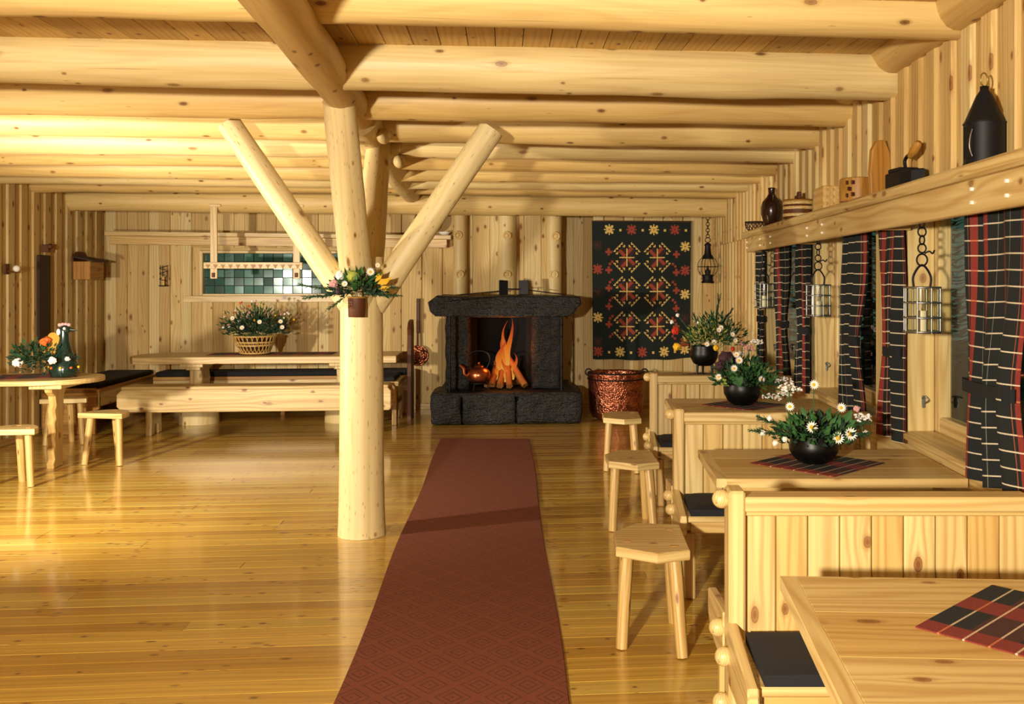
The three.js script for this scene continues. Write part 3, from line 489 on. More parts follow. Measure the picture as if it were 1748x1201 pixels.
function foliage(parent, name, mat, o) { // many small leaves in a mound: {n,c,r:[x,y,z],L,W,seed,low}
  const r = rng(o.seed), out = [], base = [0, 1, 2].map(k => leafG(o.L * (0.7 + k * 0.3), o.W * (0.7 + k * 0.3)));
  for (let i = 0; i < o.n; i++) {
    const th = r() * 6.283, ph = Math.acos(1 - r() * (1 - (o.low ?? -0.1))), rad = Math.pow(r(), 0.45), d = V3(Math.sin(ph) * Math.cos(th), Math.cos(ph), Math.sin(ph) * Math.sin(th));
    const p = V3(o.c[0] + d.x * o.r[0] * rad, o.c[1] + d.y * o.r[1] * rad, o.c[2] + d.z * o.r[2] * rad), v = d.clone().add(V3(r() - 0.5, r() - 0.2, r() - 0.5)).normalize();
    out.push(place(base[i % 3], p, v, r() * 6));
  }
  const m = part(parent, name, out, mat); m.userData.kind = 'stuff'; return m;
}
function sprigs(parent, name, mat, list, seed) { const r = rng(seed), out = []; for (const [p, d, L] of list) { const v = V3(...d).normalize(); out.push(place(sprigG(L, 0), V3(...p), v, 0)); for (let k = 1; k < 5; k++) { const q = V3(...p).addScaledVector(v, L * k / 5.5); for (const s of [-1, 1]) out.push(place(sprigG(L * 0.32, 0), q, v.clone().add(V3(s * v.z * 0.8 + (r() - 0.5) * 0.3, 0.3 * (r() - 0.4), -s * v.x * 0.8)).normalize(), 0)); } } const m = part(parent, name, out, mat); m.userData.kind = 'stuff'; return m; }
const petalG = {}, eyeG = {};
function daisy(parent, p, dir, R, mat = M.white, name = 'daisy', from) {
  const key = R.toFixed(3); petalG[key] ||= (() => { const out = []; for (let i = 0; i < 14; i++) { const g = leafG(R, R * 0.38, 0.12); g.rotateX(Math.PI / 2 - 0.25); g.rotateY(i / 14 * 6.283); out.push(g); } return merge(out); })();
  eyeG[key] ||= ball(R * 0.32, 0, R * 0.1, 0, 1, 0.55, 1, 10);
  const q = new THREE.Quaternion().setFromUnitVectors(V3(0, 1, 0), V3(...dir).normalize());
  const f = part(parent, name, petalG[key], mat); f.position.set(...p); f.quaternion.copy(q); part(f, 'flower_center', eyeG[key], M.yellow);
  if (from) part(parent, 'stem', tube([from, [(from[0] + p[0]) / 2, (from[1] + p[1]) / 2 + 0.01, (from[2] + p[2]) / 2], p], 0.002, 8, 4), M.leaf2);
}
function blob(parent, p, R, mat, name = 'blossom', seed = 1) { const g = new THREE.IcosahedronGeometry(R, 2), a = g.attributes.position; for (let i = 0; i < a.count; i++) { const k = 1 + 0.35 * noise3(a.getX(i) / R * 2.2, a.getY(i) / R * 2.2, a.getZ(i) / R * 2.2, seed); a.setXYZ(i, a.getX(i) * k, a.getY(i) * k, a.getZ(i) * k); } g.computeVertexNormals(); g.translate(...p); return part(parent, name, g, mat); }
function umbel(parent, p, R, mat, seed, from) { const r = rng(seed), out = [], st = []; for (let i = 0; i < 40; i++) { const a = r() * 6.283, q = Math.sqrt(r()) * R; const e = [p[0] + Math.cos(a) * q, p[1] + (r() - 0.5) * 0.03 - q * 0.25, p[2] + Math.sin(a) * q]; out.push(ball(0.005 + r() * 0.004, ...e, 1, 0.7, 1, 6)); if (i % 4 === 0) st.push(tube([from || [p[0], p[1] - 0.12, p[2]], [p[0], p[1] - 0.03, p[2]], e], 0.0012, 5, 3)); } const m = part(parent, 'umbel', out, mat); m.userData.kind = 'stuff'; part(m, 'stem', st, M.leaf2); }
function pot(parent, prof, legs) { const b = part(parent, 'pot', lathe(prof, 36), M.blackpot); if (legs) for (let k = 0; k < 3; k++) { const a = k * 2.094 + 0.5; part(b, 'leg', rod([Math.cos(a) * legs[0], legs[1], Math.sin(a) * legs[0]], [Math.cos(a) * legs[0] * 1.1, 0, Math.sin(a) * legs[0] * 1.1], 0.013, 7, 0.009), M.blackpot); } return b; }
// pot profiles sit on y = 0
const bowlProf = (R, H, y0 = 0) => [[0.001, y0], [R * 0.5, y0], [R * 0.78, y0 + H * 0.15], [R * 0.97, y0 + H * 0.42], [R, y0 + H * 0.65], [R * 0.9, y0 + H * 0.88], [R * 0.95, y0 + H], [R * 0.9, y0 + H], [R * 0.85, y0 + H * 0.86], [R * 0.8, y0 + H * 0.8], [0.001, y0 + H * 0.8]];

// ---------------------------------------------------------------- booths
const TT = 0.75;
function settle(zf, label) { // double settle: panelled back with a seat on either side; zf = front plane depth
  const t = thing('settle', label, 'bench', [1.02, 0, -(zf + 0.05)]);
  const x0 = 0.455 - 1.02, x1 = 1.5 - 1.02;
  part(t, 'post', board(0.055, 0.895, 0.11, x0 + 0.0275, 0.4475, 0, 'y', 0.008), M.furn);
  part(t, 'post', board(0.05, 0.87, 0.09, x1 - 0.025, 0.435, 0, 'y', 0.006), M.furn);
  part(t, 'top_rail', board(x1 - x0 - 0.105, 0.05, 0.1, (x0 + x1) / 2, 0.85, 0, 'x', 0.006), M.furn);
  part(t, 'molding', board(x1 - x0 - 0.105, 0.014, 0.075, (x0 + x1) / 2, 0.818, 0, 'x', 0.005), M.furn2);
  const n = 9, pw = (x1 - x0 - 0.105) / n;
  for (let i = 0; i < n; i++) part(t, 'plank', board(pw - 0.003, 0.472, 0.045, x0 + 0.055 + (i + 0.5) * pw, 0.576, 0, 'y', 0.005), i % 3 === 1 ? M.furn2 : M.furn);
  part(t, 'lower_rail', board(x1 - x0 - 0.105, 0.06, 0.07, (x0 + x1) / 2, 0.31, 0, 'x'), M.furn2);
  for (const s of [1, -1]) {
    part(t, 'seat', board(x1 - x0 - 0.03, 0.03, 0.37, (x0 + x1) / 2 + 0.012, 0.4, s * 0.235, 'x', 0.006), M.furn);
    part(t, 'seat_rail', board(x1 - x0 - 0.1, 0.055, 0.03, (x0 + x1) / 2, 0.357, s * 0.39, 'x'), M.furn2);
    const e = extr([[0.0, 0.28], [0.3, 0.29], [0.39, 0.33], [0.405, 0.37], [0.4, 0.425], [0.0, 0.47]], 0.034, 0.005, 'x'); e.rotateY(-Math.PI / 2 * s); e.translate(x0 + 0.012, 0, s * 0.05);
    part(t, 'seat_end', e, M.furn);
    for (const x of [x0 + 0.05, x1 - 0.04]) part(t, 'leg', board(0.05, 0.33, 0.05, x, 0.165, s * 0.37, 'y', 0.006), M.furn2);
  }
  for (const [y, z] of [[0.862, 0.01], [0.37, 0.075], [0.41, -0.075], [0.2, 0.02]]) part(t, 'ball_peg', [ball(0.031, x0 - 0.018, y, z), rod([x0 - 0.02, y, z], [x0 + 0.01, y, z], 0.014)], M.furn);
  return t;
}
const SZ = [3.13, 5.12, 7.08];
settle(SZ[0], 'nearest pine settle with plank back, in front of the daisy bowl table');
settle(SZ[1], 'middle pine settle with plank back, second from the camera');
settle(SZ[2], 'farthest pine settle with plank back, next to the copper cauldron');
SZ.forEach((z, i) => { const t = thing('seat_cushion', ['large black seat cushion on the nearest settle', 'black seat cushion on the middle settle', 'black seat cushion on the farthest settle'][i], 'cushion', [0.985, 0.417, -(z - 0.2)]); const g = new THREE.BoxGeometry(0.96, 0.045, 0.34, 20, 3, 10), p = g.attributes.position; for (let k = 0; k < p.count; k++) { const x = p.getX(k), y = p.getY(k), zz = p.getZ(k); const e = Math.min(0.48 - Math.abs(x), 0.17 - Math.abs(zz)); if (y > 0) p.setY(k, y - 0.012 * Math.exp(-e * 60) + 0.003 * noise3(x * 6, zz * 6, 0, 3 + i)); } g.computeVertexNormals(); g.translate(0, 0.0228, 0); part(t, 'cover', g, M.cushion); });
const BT = [[1.04, 2.25, -0.05, 'booth table at the lower right corner with a plaid mat', 0.87], [1.06, 4.375, 0, 'booth table with the bowl of large daisies'], [1.06, 6.4, 0, 'booth table behind the middle settle'], [1.06, 8.34, 0, 'farthest booth table with a three-legged pot']];
BT.forEach(([x, z, a, lab, D = 0.69]) => {
  const t = thing('booth_table', lab, 'table', [x, 0, -z], a), W = 1.05;
  for (let k = 0; k < 3; k++) part(t, 'tabletop_board', board(W - 0.045, 0.038, D / 3 - 0.0005, 0.0225, TT - 0.019, -D / 2 + (k + 0.5) * D / 3, 'x', 0.0012), k === 1 ? M.furn2 : M.furn);
  part(t, 'end_board', board(0.045, 0.038, D, -W / 2 + 0.0225, TT - 0.019, 0, 'z', 0.0015), M.furn);
  part(t, 'apron', board(W - 0.2, 0.06, 0.03, 0, TT - 0.069, 0.2, 'x'), M.furn2); part(t, 'apron', board(W - 0.2, 0.06, 0.03, 0, TT - 0.069, -0.2, 'x'), M.furn2);
  for (const s of [-0.3, 0.3]) { part(t, 'leg', board(0.05, TT - 0.038, 0.16, s, (TT - 0.038) / 2, 0, 'y'), M.furn2); part(t, 'foot', board(0.06, 0.05, 0.26, s, 0.026, 0, 'z'), M.furn2); }
});
// plaid mats, lying diagonally
[[1.094, 2.305, Math.PI / 4, 0.445, 'plaid mat on the lower right table'], [1.035, 4.365, Math.PI / 4, 0.43, 'plaid mat under the bowl of large daisies'], [1.03, 6.4, Math.PI / 4, 0.4, 'plaid mat under the bowl on the middle booth table'], [1.0, 8.34, Math.PI / 4, 0.4, 'plaid mat under the three-legged pot']].forEach(([x, z, a, s, lab]) => {
  const t = thing('placemat', lab, 'placemat', [x, TT + 0.0005, -z], a), g = new THREE.BoxGeometry(s, 0.003, s, 12, 1, 12), p = g.attributes.position, uv = g.attributes.uv;
  for (let i = 0; i < p.count; i++) { uv.setXY(i, p.getX(i) / 0.24 + 0.1, p.getZ(i) / 0.24); } g.translate(0, 0.0015, 0); part(t, 'cloth', g, M.mat);
});
const PY = TT + 0.0045;
{ // bowl of large daisies
  const t = thing('daisy_bowl', 'black bowl of large white daisies on the second booth table', 'flower pot', [1.02, PY, -4.37]);
  pot(t, bowlProf(0.112, 0.125));
  foliage(t, 'greenery', M.leafdk, { n: 520, c: [0.02, 0.1, 0], r: [0.2, 0.11, 0.14], L: 0.035, W: 0.016, seed: 1 });
  foliage(t, 'greenery', M.leaf2, { n: 260, c: [0.0, 0.12, 0.02], r: [0.17, 0.1, 0.13], L: 0.04, W: 0.02, seed: 2 });
  sprigs(t, 'fir_sprig', M.leaf, [[[-0.05, 0.12, 0.02], [-1, 0.12, 0.1], 0.25], [[-0.05, 0.13, 0], [-1, 0.35, -0.2], 0.22], [[0.06, 0.14, 0], [1, 0.25, 0.1], 0.2], [[0.05, 0.13, 0.05], [0.9, 0.1, 0.4], 0.19]], 3);
  for (const [x, y, z, L] of [[0.06, 0.16, 0.04, 0.1], [0.1, 0.13, 0.06, 0.09], [0.12, 0.19, 0.0, 0.1]]) part(t, 'broad_leaf', leafG(L, L * 0.7, 0.3).rotateX(0.4).rotateZ(-0.5).translate(x, y - 0.04, z), M.leaf2);
  for (const [x, y, z, R] of [[-0.035, 0.175, 0.11, 0.03], [0.075, 0.13, 0.13, 0.031], [0.135, 0.145, 0.11, 0.034], [-0.115, 0.255, 0.03, 0.024], [0.115, 0.25, 0.03, 0.026], [0.0, 0.35, 0.0, 0.026]]) daisy(t, [x, y, z], [x * 0.8, 0.25, 1], R, M.white, 'daisy', [x * 0.4, 0.08, z * 0.4]);
  for (const [x, y, z, i] of [[-0.24, 0.14, 0.05, 1], [-0.19, 0.1, 0.08, 2], [-0.15, 0.12, 0.1, 3], [0.22, 0.14, 0.05, 4], [-0.2, 0.2, 0.0, 5]]) blob(t, [x, y, z], 0.012, M.white, 'blossom', i);
  blob(t, [0.02, 0.2, -0.02], 0.035, M.plum, 'dark_flower', 9); blob(t, [0.2, 0.24, -0.02], 0.014, M.pink, 'blossom', 10);
  umbel(t, [-0.1, 0.34, -0.05], 0.055, M.white, 5); umbel(t, [0.22, 0.21, 0.0], 0.04, M.white, 6);
}
{ // second bowl
  const t = thing('flower_bowl', 'black round bowl with daisies and white umbels on the middle booth table', 'flower pot', [1.02, PY, -6.4]);
  pot(t, bowlProf(0.125, 0.175));
  foliage(t, 'greenery', M.leaf, { n: 560, c: [0, 0.15, 0], r: [0.21, 0.16, 0.17], L: 0.04, W: 0.018, seed: 11 });
  foliage(t, 'greenery', M.leaf2, { n: 220, c: [0.06, 0.14, 0.05], r: [0.19, 0.13, 0.15], L: 0.045, W: 0.02, seed: 12 });
  sprigs(t, 'fir_sprig', M.leaf, [[[0.06, 0.17, 0.02], [1, 0.3, 0.1], 0.25], [[0.05, 0.16, 0.05], [1, -0.1, 0.5], 0.2], [[-0.05, 0.18, 0], [-1, 0.4, 0], 0.16]], 13);
  part(t, 'broad_leaf', leafG(0.15, 0.08, 0.3).rotateZ(0.5).translate(-0.02, 0.12, 0.13), M.leaf2); part(t, 'broad_leaf', leafG(0.12, 0.05, 0.2).rotateZ(0.9).translate(-0.1, 0.13, 0.09), M.leafyel);
  for (const [x, y, z, R] of [[-0.075, 0.25, 0.14, 0.028], [-0.04, 0.3, 0.12, 0.03], [-0.055, 0.335, 0.1, 0.024], [-0.17, 0.19, 0.1, 0.026], [0.1, 0.18, 0.15, 0.026]]) daisy(t, [x, y, z], [x, 0.3, 1], R, M.white, 'daisy', [x * 0.4, 0.12, z * 0.4]);
  blob(t, [-0.1, 0.3, 0.0], 0.05, M.plum, 'dark_flower', 3); blob(t, [-0.15, 0.26, 0.04], 0.035, M.plum, 'dark_flower', 4);
  for (const [x, y, i] of [[0.26, 0.18, 1], [0.32, 0.12, 2], [0.27, 0.09, 3], [0.18, 0.07, 4]]) umbel(t, [x, y, 0.08], 0.06, M.white, i + 20, [0.06, 0.14, 0.04]);
  umbel(t, [0.1, 0.42, -0.02], 0.04, M.white, 31); umbel(t, [0.04, 0.38, 0.02], 0.04, M.pink, 32);
}
{ // three-legged pot
  const t = thing('three_legged_pot', 'black three-legged pot with tall mixed flowers in front of the tapestry', 'flower pot', [1.0, PY, -8.34]);
  pot(t, bowlProf(0.122, 0.17, 0.085), [0.07, 0.11]);
  foliage(t, 'greenery', M.leaf, { n: 700, c: [0.1, 0.29, 0], r: [0.26, 0.26, 0.22], L: 0.045, W: 0.017, seed: 41 });
  foliage(t, 'greenery', M.leafyel, { n: 180, c: [0.0, 0.3, 0.06], r: [0.2, 0.16, 0.16], L: 0.04, W: 0.012, seed: 42 });
  sprigs(t, 'fir_sprig', M.leafdk, [[[0.1, 0.4, 0], [0.1, 1, 0], 0.3], [[0.12, 0.4, 0], [0.6, 0.8, 0], 0.22], [[-0.02, 0.35, 0], [-0.4, 1, 0], 0.2]], 43);
  for (const [x, y, z] of [[0.1, 0.4, 0.2], [0.22, 0.36, 0.16], [0.24, 0.31, 0.18], [0.06, 0.3, 0.2], [0.0, 0.28, 0.2], [0.12, 0.42, 0.18]]) daisy(t, [x, y, z], [x - 0.1, 0.3, 1], 0.026, M.white, 'daisy', [x * 0.5, 0.24, z * 0.4]);
  blob(t, [-0.25, 0.385, 0.05], 0.032, M.red, 'red_flower', 1); blob(t, [-0.24, 0.25, 0.05], 0.032, M.yellow, 'yellow_flower', 2); blob(t, [0.08, 0.25, 0.2], 0.024, M.yellow, 'yellow_flower', 3); blob(t, [0.16, 0.2, 0.2], 0.025, M.pink, 'pink_flower', 4); blob(t, [0.22, 0.24, 0.18], 0.018, M.red, 'red_flower', 5);
  for (const p of [[-0.25, 0.385, 0.05], [-0.24, 0.25, 0.05], [-0.28, 0.46, 0.02], [-0.23, 0.52, 0.02]]) part(t, 'stem', tube([[-0.02, 0.24, 0], [p[0] * 0.7, (p[1] + 0.24) / 2 + 0.05, p[2]], p], 0.0025, 8, 4), M.leaf2);
  for (const [x, y, i] of [[-0.28, 0.46, 1], [-0.23, 0.52, 2], [-0.05, 0.46, 3]]) blob(t, [x, y, 0.02], 0.016, M.white, 'blossom', i + 5);
  umbel(t, [0.3, 0.2, 0.05], 0.06, M.white, 51); umbel(t, [0.33, 0.28, 0], 0.05, M.pink, 52);
}
// ---------------------------------------------------------------- stools
function stool(name, label, x, z, turn, group, kind = 0, s = 1) {
  const t = thing(name, label, 'stool', [x, 0, -z], turn, group);
  const out = kind ? (() => { const q = []; for (let i = 0; i <= 14; i++) { const a = Math.PI * i / 14; q.push([Math.cos(a) * 0.205, Math.sin(a) * 0.27 - 0.1]); } return q; })() : [[-0.155, -0.1], [-0.04, -0.255], [0.155, -0.225], [0.16, 0.2], [0.02, 0.255], [-0.15, 0.15]].map(([a, b]) => [a, -b]);
  const sh = new THREE.Shape(out.map(p => new THREE.Vector2(p[0] * s, p[1] * s))); let g = new THREE.ExtrudeGeometry(sh, { depth: 0.034, bevelEnabled: true, bevelThickness: 0.005, bevelSize: 0.005, bevelOffset: -0.005, bevelSegments: 2 }); g.rotateX(-Math.PI / 2); g = grainUV(g, 'x', R0(), R0()); g.translate(0, 0.406, 0);
  part(t, 'seat', g, M.furn);
  const L = kind ? [[-0.13, 0.03, -0.165, 0.07], [0.13, 0.03, 0.165, 0.07], [0.0, -0.11, 0.0, -0.16]] : [[-0.1, 0.07, -0.125, 0.12], [0.1, -0.13, 0.125, -0.2], [0.1, 0.14, 0.125, 0.22]];
  L.forEach(([a, b, c, d], i) => part(t, 'leg', logGeo([c * s, 0.0015, d * s], [a * s, 0.412, b * s], 0.026, 0.031, { rad: 8, seg: 4, wob: 0.002, seed: 700 + i }), M.furn2));
  for (const [a, b] of L) part(t, 'wedge', board(0.035, 0.004, 0.012, a * s, 0.4455, b * s, 'x', 0.001), M.tan);
  return t;
}
stool('stool', 'nearest three-legged pine stool, right of the red rug', 0.268, 4.26, 0, 'stools at the booth tables');
stool('stool', 'middle of the three stools right of the red rug', 0.27, 6.2, 0.06, 'stools at the booth tables');
stool('stool', 'farthest stool right of the red rug, before the cauldron', 0.275, 8.1, 0.0, 'stools at the booth tables');
stool('stool', 'half-round pine stool standing free at the end of the left table', -4.13, 8.3, -0.15, 'stools at the left table', 1);
stool('stool', 'pine stool cut off by the left edge of the photo', -4.42, 7.42, 0.1, 'stools at the left table', 1);
stool('stool', 'pine stool half hidden behind the left table', -5.02, 9.3, 0.2, 'stools at the left table', 1);
// ---------------------------------------------------------------- right shelf and what stands on it
const SH = 2.01;
{
  const t = thing('wall_shelf', 'long pine shelf with pegged fascia above the windows', 'shelf', [1.5, 0, -5]);
  part(t, 'shelf_board', span(-0.1, 0.098, SH - 0.055, SH, -3.86, 5.5, 'z', 0.012), M.furn);
  part(t, 'fascia', span(-0.075, -0.04, SH - 0.185, SH - 0.056, -3.72, 5.5, 'z', 0.005), M.furn);
  for (const z of [-3.66, -3.0, -2.55, -1.28, -0.88, 1.42, 1.72]) for (const y of [0.095, 0.145]) part(t, 'peg', new THREE.CylinderGeometry(0.0075, 0.0075, 0.012, 10).rotateZ(Math.PI / 2).translate(-0.079, SH - y, z), M.white);
  for (const z of [-3.6, -1.7, 0.2, 2.1]) part(t, 'bracket', span(-0.04, 0.098, SH - 0.185, SH - 0.056, z - 0.02, z + 0.02, 'x'), M.furn2);
}
const onShelf = (z, x = 1.5) => [x, SH + 0.001, -z];
{
  const t = thing('cone_lantern', 'black tin lantern with conical top and ring on the right shelf', 'lantern', onShelf(3.66), 0.3);
  part(t, 'body', lathe([[0.001, 0], [0.075, 0], [0.078, 0.008], [0.075, 0.012], [0.075, 0.155], [0.079, 0.16], [0.072, 0.168], [0.03, 0.265], [0.016, 0.285], [0.016, 0.3], [0.001, 0.302]], 8), M.iron);
  const d = part(t, 'door', cbox(0.002, 0.12, 0.05, 0.0005).translate(-0.0745, 0.085, 0), M.iron); part(d, 'latch', tube([[-0.078, 0.03, 0.03], [-0.09, 0.06, 0.03], [-0.088, 0.1, 0.03], [-0.078, 0.13, 0.03]], 0.003, 10, 5), M.steel);
  part(t, 'ring', torus(0.026, 0.003, 0, 0.325, 0, 0, 0.4), std({ color: 0xb09a5a, metalness: 0.8, roughness: 0.4 }));
}
{
  const t = thing('charcoal_iron', 'black cast iron with a wooden handle on the right shelf', 'iron', onShelf(4.52), -Math.PI / 2 + 0.15);
  const g = extr([[-0.13, -0.055], [0.02, -0.06], [0.1, -0.04], [0.145, 0], [0.1, 0.04], [0.02, 0.06], [-0.13, 0.055]], 0.075, 0.006).rotateX(-Math.PI / 2).translate(0, 0.0375, 0); part(t, 'body', g, M.iron);
  part(t, 'lid', extr([[-0.12, -0.045], [0.0, -0.048], [0.0, 0.048], [-0.12, 0.045]], 0.02, 0.004).rotateX(-Math.PI / 2).translate(0, 0.085, 0), M.iron);
  part(t, 'bracket', tube([[-0.03, 0.085, 0], [-0.04, 0.13, 0], [0.0, 0.15, 0], [0.03, 0.14, 0]], 0.009, 14), M.iron);
  const h = part(t, 'handle', lathe([[0.001, 0], [0.016, 0.005], [0.021, 0.05], [0.017, 0.1], [0.001, 0.105]], 14).rotateZ(-1.0).translate(0.01, 0.14, 0), M.tan, 'turned wooden grip');
}
{
  const t = thing('standing_board', 'tall weathered cutting board leaning on the right shelf wall', 'board', onShelf(5.03, 1.515), 0.25);
  part(t, 'panel', extr([[-0.055, 0], [-0.06, 0.12], [-0.05, 0.24], [-0.02, 0.29], [0.025, 0.295], [0.055, 0.23], [0.06, 0.12], [0.05, 0]], 0.035, 0.006, 'y'), M.tan);
  const b = thing('jointed_box', 'bentwood box with interlocking finger joint on the right shelf', 'box', onShelf(5.38, 1.49));
  part(b, 'side', lathe([[0.001, 0.002], [0.1, 0.002], [0.103, 0.004], [0.103, 0.125], [0.097, 0.13], [0.09, 0.125], [0.088, 0.02], [0.001, 0.02]], 32).scale(0.85, 1, 1.1), M.tan);
  for (const [a, y, w] of [[0.75, 0.03, 0.03], [0.95, 0.065, 0.04], [0.75, 0.1, 0.03], [1.15, 0.035, 0.03], [1.15, 0.1, 0.03]]) part(b, 'finger_joint', cbox(0.006, 0.022, w * 1.6, 0.002).rotateY(-a).translate(-Math.cos(a) * 0.087, y, Math.sin(a) * 0.112), M.brown);
}
{
  const t = thing('carved_box', 'square carved wooden box between the round box and jointed box', 'box', onShelf(5.98, 1.5));
  part(t, 'body', board(0.15, 0.14, 0.24, 0, 0.07, 0, 'z', 0.006), M.furn2);
  for (let i = 0; i < 6; i++) for (let j = 0; j < 3; j++) part(t, 'carving', new THREE.OctahedronGeometry(0.016).scale(0.35, 1, 1).translate(-0.076, 0.03 + j * 0.042, -0.1 + i * 0.04), M.furn2);
  for (let i = 0; i < 4; i++) for (let j = 0; j < 3; j++) part(t, 'carving', new THREE.OctahedronGeometry(0.016).scale(1, 1, 0.35).translate(-0.056 + i * 0.037, 0.03 + j * 0.042, 0.121), M.furn2);
}
{
  const t = thing('bentwood_box', 'round bentwood tub with light hoops and lid beside the jug', 'box', onShelf(6.86, 1.49));
  part(t, 'tub', lathe([[0.001, 0], [0.105, 0], [0.1, 0.12], [0.001, 0.12]], 32), M.brown);
  for (const y of [0.025, 0.075, 0.11]) part(t, 'hoop', lathe([[0.098, y - 0.01], [0.108, y - 0.01], [0.107, y + 0.01], [0.098, y + 0.01]], 32), M.furn);
  const l = part(t, 'lid', lathe([[0.108, 0.121], [0.108, 0.135], [0.001, 0.138]], 32), M.tan); part(l, 'grip', [board(0.03, 0.03, 0.11, 0, 0.153, 0, 'z', 0.006), board(0.03, 0.03, 0.03, 0, 0.175, 0.03, 'z', 0.006)], M.brown);
}
{
  const t = thing('jug', 'dark brown stoneware jug on the right shelf', 'jug', onShelf(7.85, 1.49));
  part(t, 'body', lathe([[0.001, 0], [0.045, 0], [0.065, 0.03], [0.085, 0.1], [0.088, 0.15], [0.075, 0.2], [0.04, 0.24], [0.026, 0.265], [0.028, 0.3], [0.032, 0.31], [0.024, 0.315], [0.001, 0.3]], 32), phy({ color: 0x2a140c, roughness: 0.25, clearcoat: 0.6 }));
  part(t, 'handle', tube([[0, 0.29, 0.026], [0, 0.285, 0.06], [0, 0.25, 0.07], [0, 0.21, 0.065]], 0.008, 14), phy({ color: 0x2a140c, roughness: 0.25 }));
}
{
  const t = thing('wicker_bowl', 'small dark wicker bowl at the far end of the right shelf', 'bowl', onShelf(8.62, 1.49));
  part(t, 'base', lathe([[0.001, 0], [0.06, 0], [0.06, 0.006], [0.001, 0.006]], 20), M.brown);
  for (let k = 0; k < 16; k++) { const a = k / 16 * 6.283; for (const s of [-1, 1]) part(t, 'cane', tube([0, 0.33, 0.66, 1].map(q => { const r = 0.06 + 0.03 * Math.sin(q * 2), b = a + s * q * 0.7; return [Math.cos(b) * r, q * 0.075 + 0.004, Math.sin(b) * r]; }), 0.003, 8, 4), M.dkbrown); }
  part(t, 'rim', torus(0.088, 0.007, 0, 0.08, 0, Math.PI / 2, 0, 24), M.dkbrown);
}
// ---------------------------------------------------------------- hanging candle lanterns
function cageLantern(z, label) {
  const x = 1.475, t = thing('cage_lantern', label, 'lantern', [x, 0, -z], 0.2, 'cage lanterns under the right shelf'), b = 1.345, h = 0.2, R = 0.078;
  part(t, 'base_plate', lathe([[0.001, b], [R + 0.003, b], [R + 0.003, b + 0.008], [0.001, b + 0.008]], 20), M.steel);
  part(t, 'glass', new THREE.CylinderGeometry(R - 0.006, R - 0.006, h - 0.01, 24, 1, true).translate(0, b + h / 2, 0), phy({ color: 0xf4f6ee, transmission: 1, roughness: 0.08, thickness: 0 }));
  for (let k = 0; k < 8; k++) { const a = k * Math.PI / 4; part(t, 'bar', rod([Math.cos(a) * R, b, Math.sin(a) * R], [Math.cos(a) * R, b + h, Math.sin(a) * R], 0.0042, 6), M.steel); }
  for (const q of [0.006, h * 0.34, h * 0.67, h]) part(t, 'hoop', torus(R, 0.0046, 0, b + q, 0, Math.PI / 2, 0, 28), M.steel);
  const c = part(t, 'candle', new THREE.CylinderGeometry(0.02, 0.02, 0.09, 14).translate(0, b + 0.053, 0), std({ color: 0xe9ddb8, roughness: 0.6 })); part(c, 'wick', rod([0, b + 0.098, 0], [0, b + 0.11, 0], 0.0015, 5), M.iron);
  part(t, 'handle', tube([[-0.04, b + h, 0], [-0.042, b + h + 0.05, 0], [0, b + h + 0.1, 0], [0.042, b + h + 0.05, 0], [0.04, b + h, 0]], 0.005, 24), M.iron);
  part(t, 'handle_bridge', rod([-R, b + h, 0], [R, b + h, 0], 0.0045, 6), M.steel);
  part(t, 'ring', torus(0.026, 0.004, 0, b + h + 0.122, 0), M.iron);
  part(t, 'hook', tube([[0.012, b + h + 0.15, 0], [0.03, b + h + 0.16, 0.01], [0.045, b + h + 0.15, 0.01], [0.055, b + h + 0.165, 0.01]], 0.004, 12), M.iron);
  const top = SH - 0.056, y0 = b + h + 0.155, n = Math.round((top - y0) / 0.034); for (let k = 0; k < n; k++) part(t, 'chain_link', torus(0.02, 0.0038, 0, y0 + (k + 0.5) * (top - y0) / n, 0, 0, k % 2 ? Math.PI / 2 : 0, 12), M.iron);
  return t;
}
cageLantern(4.27, 'nearest and largest cage lantern hanging by the window');
cageLantern(6.2, 'middle cage lantern hanging on a chain by the windows');
cageLantern(8.1, 'farthest cage lantern hanging at the end of the shelf');
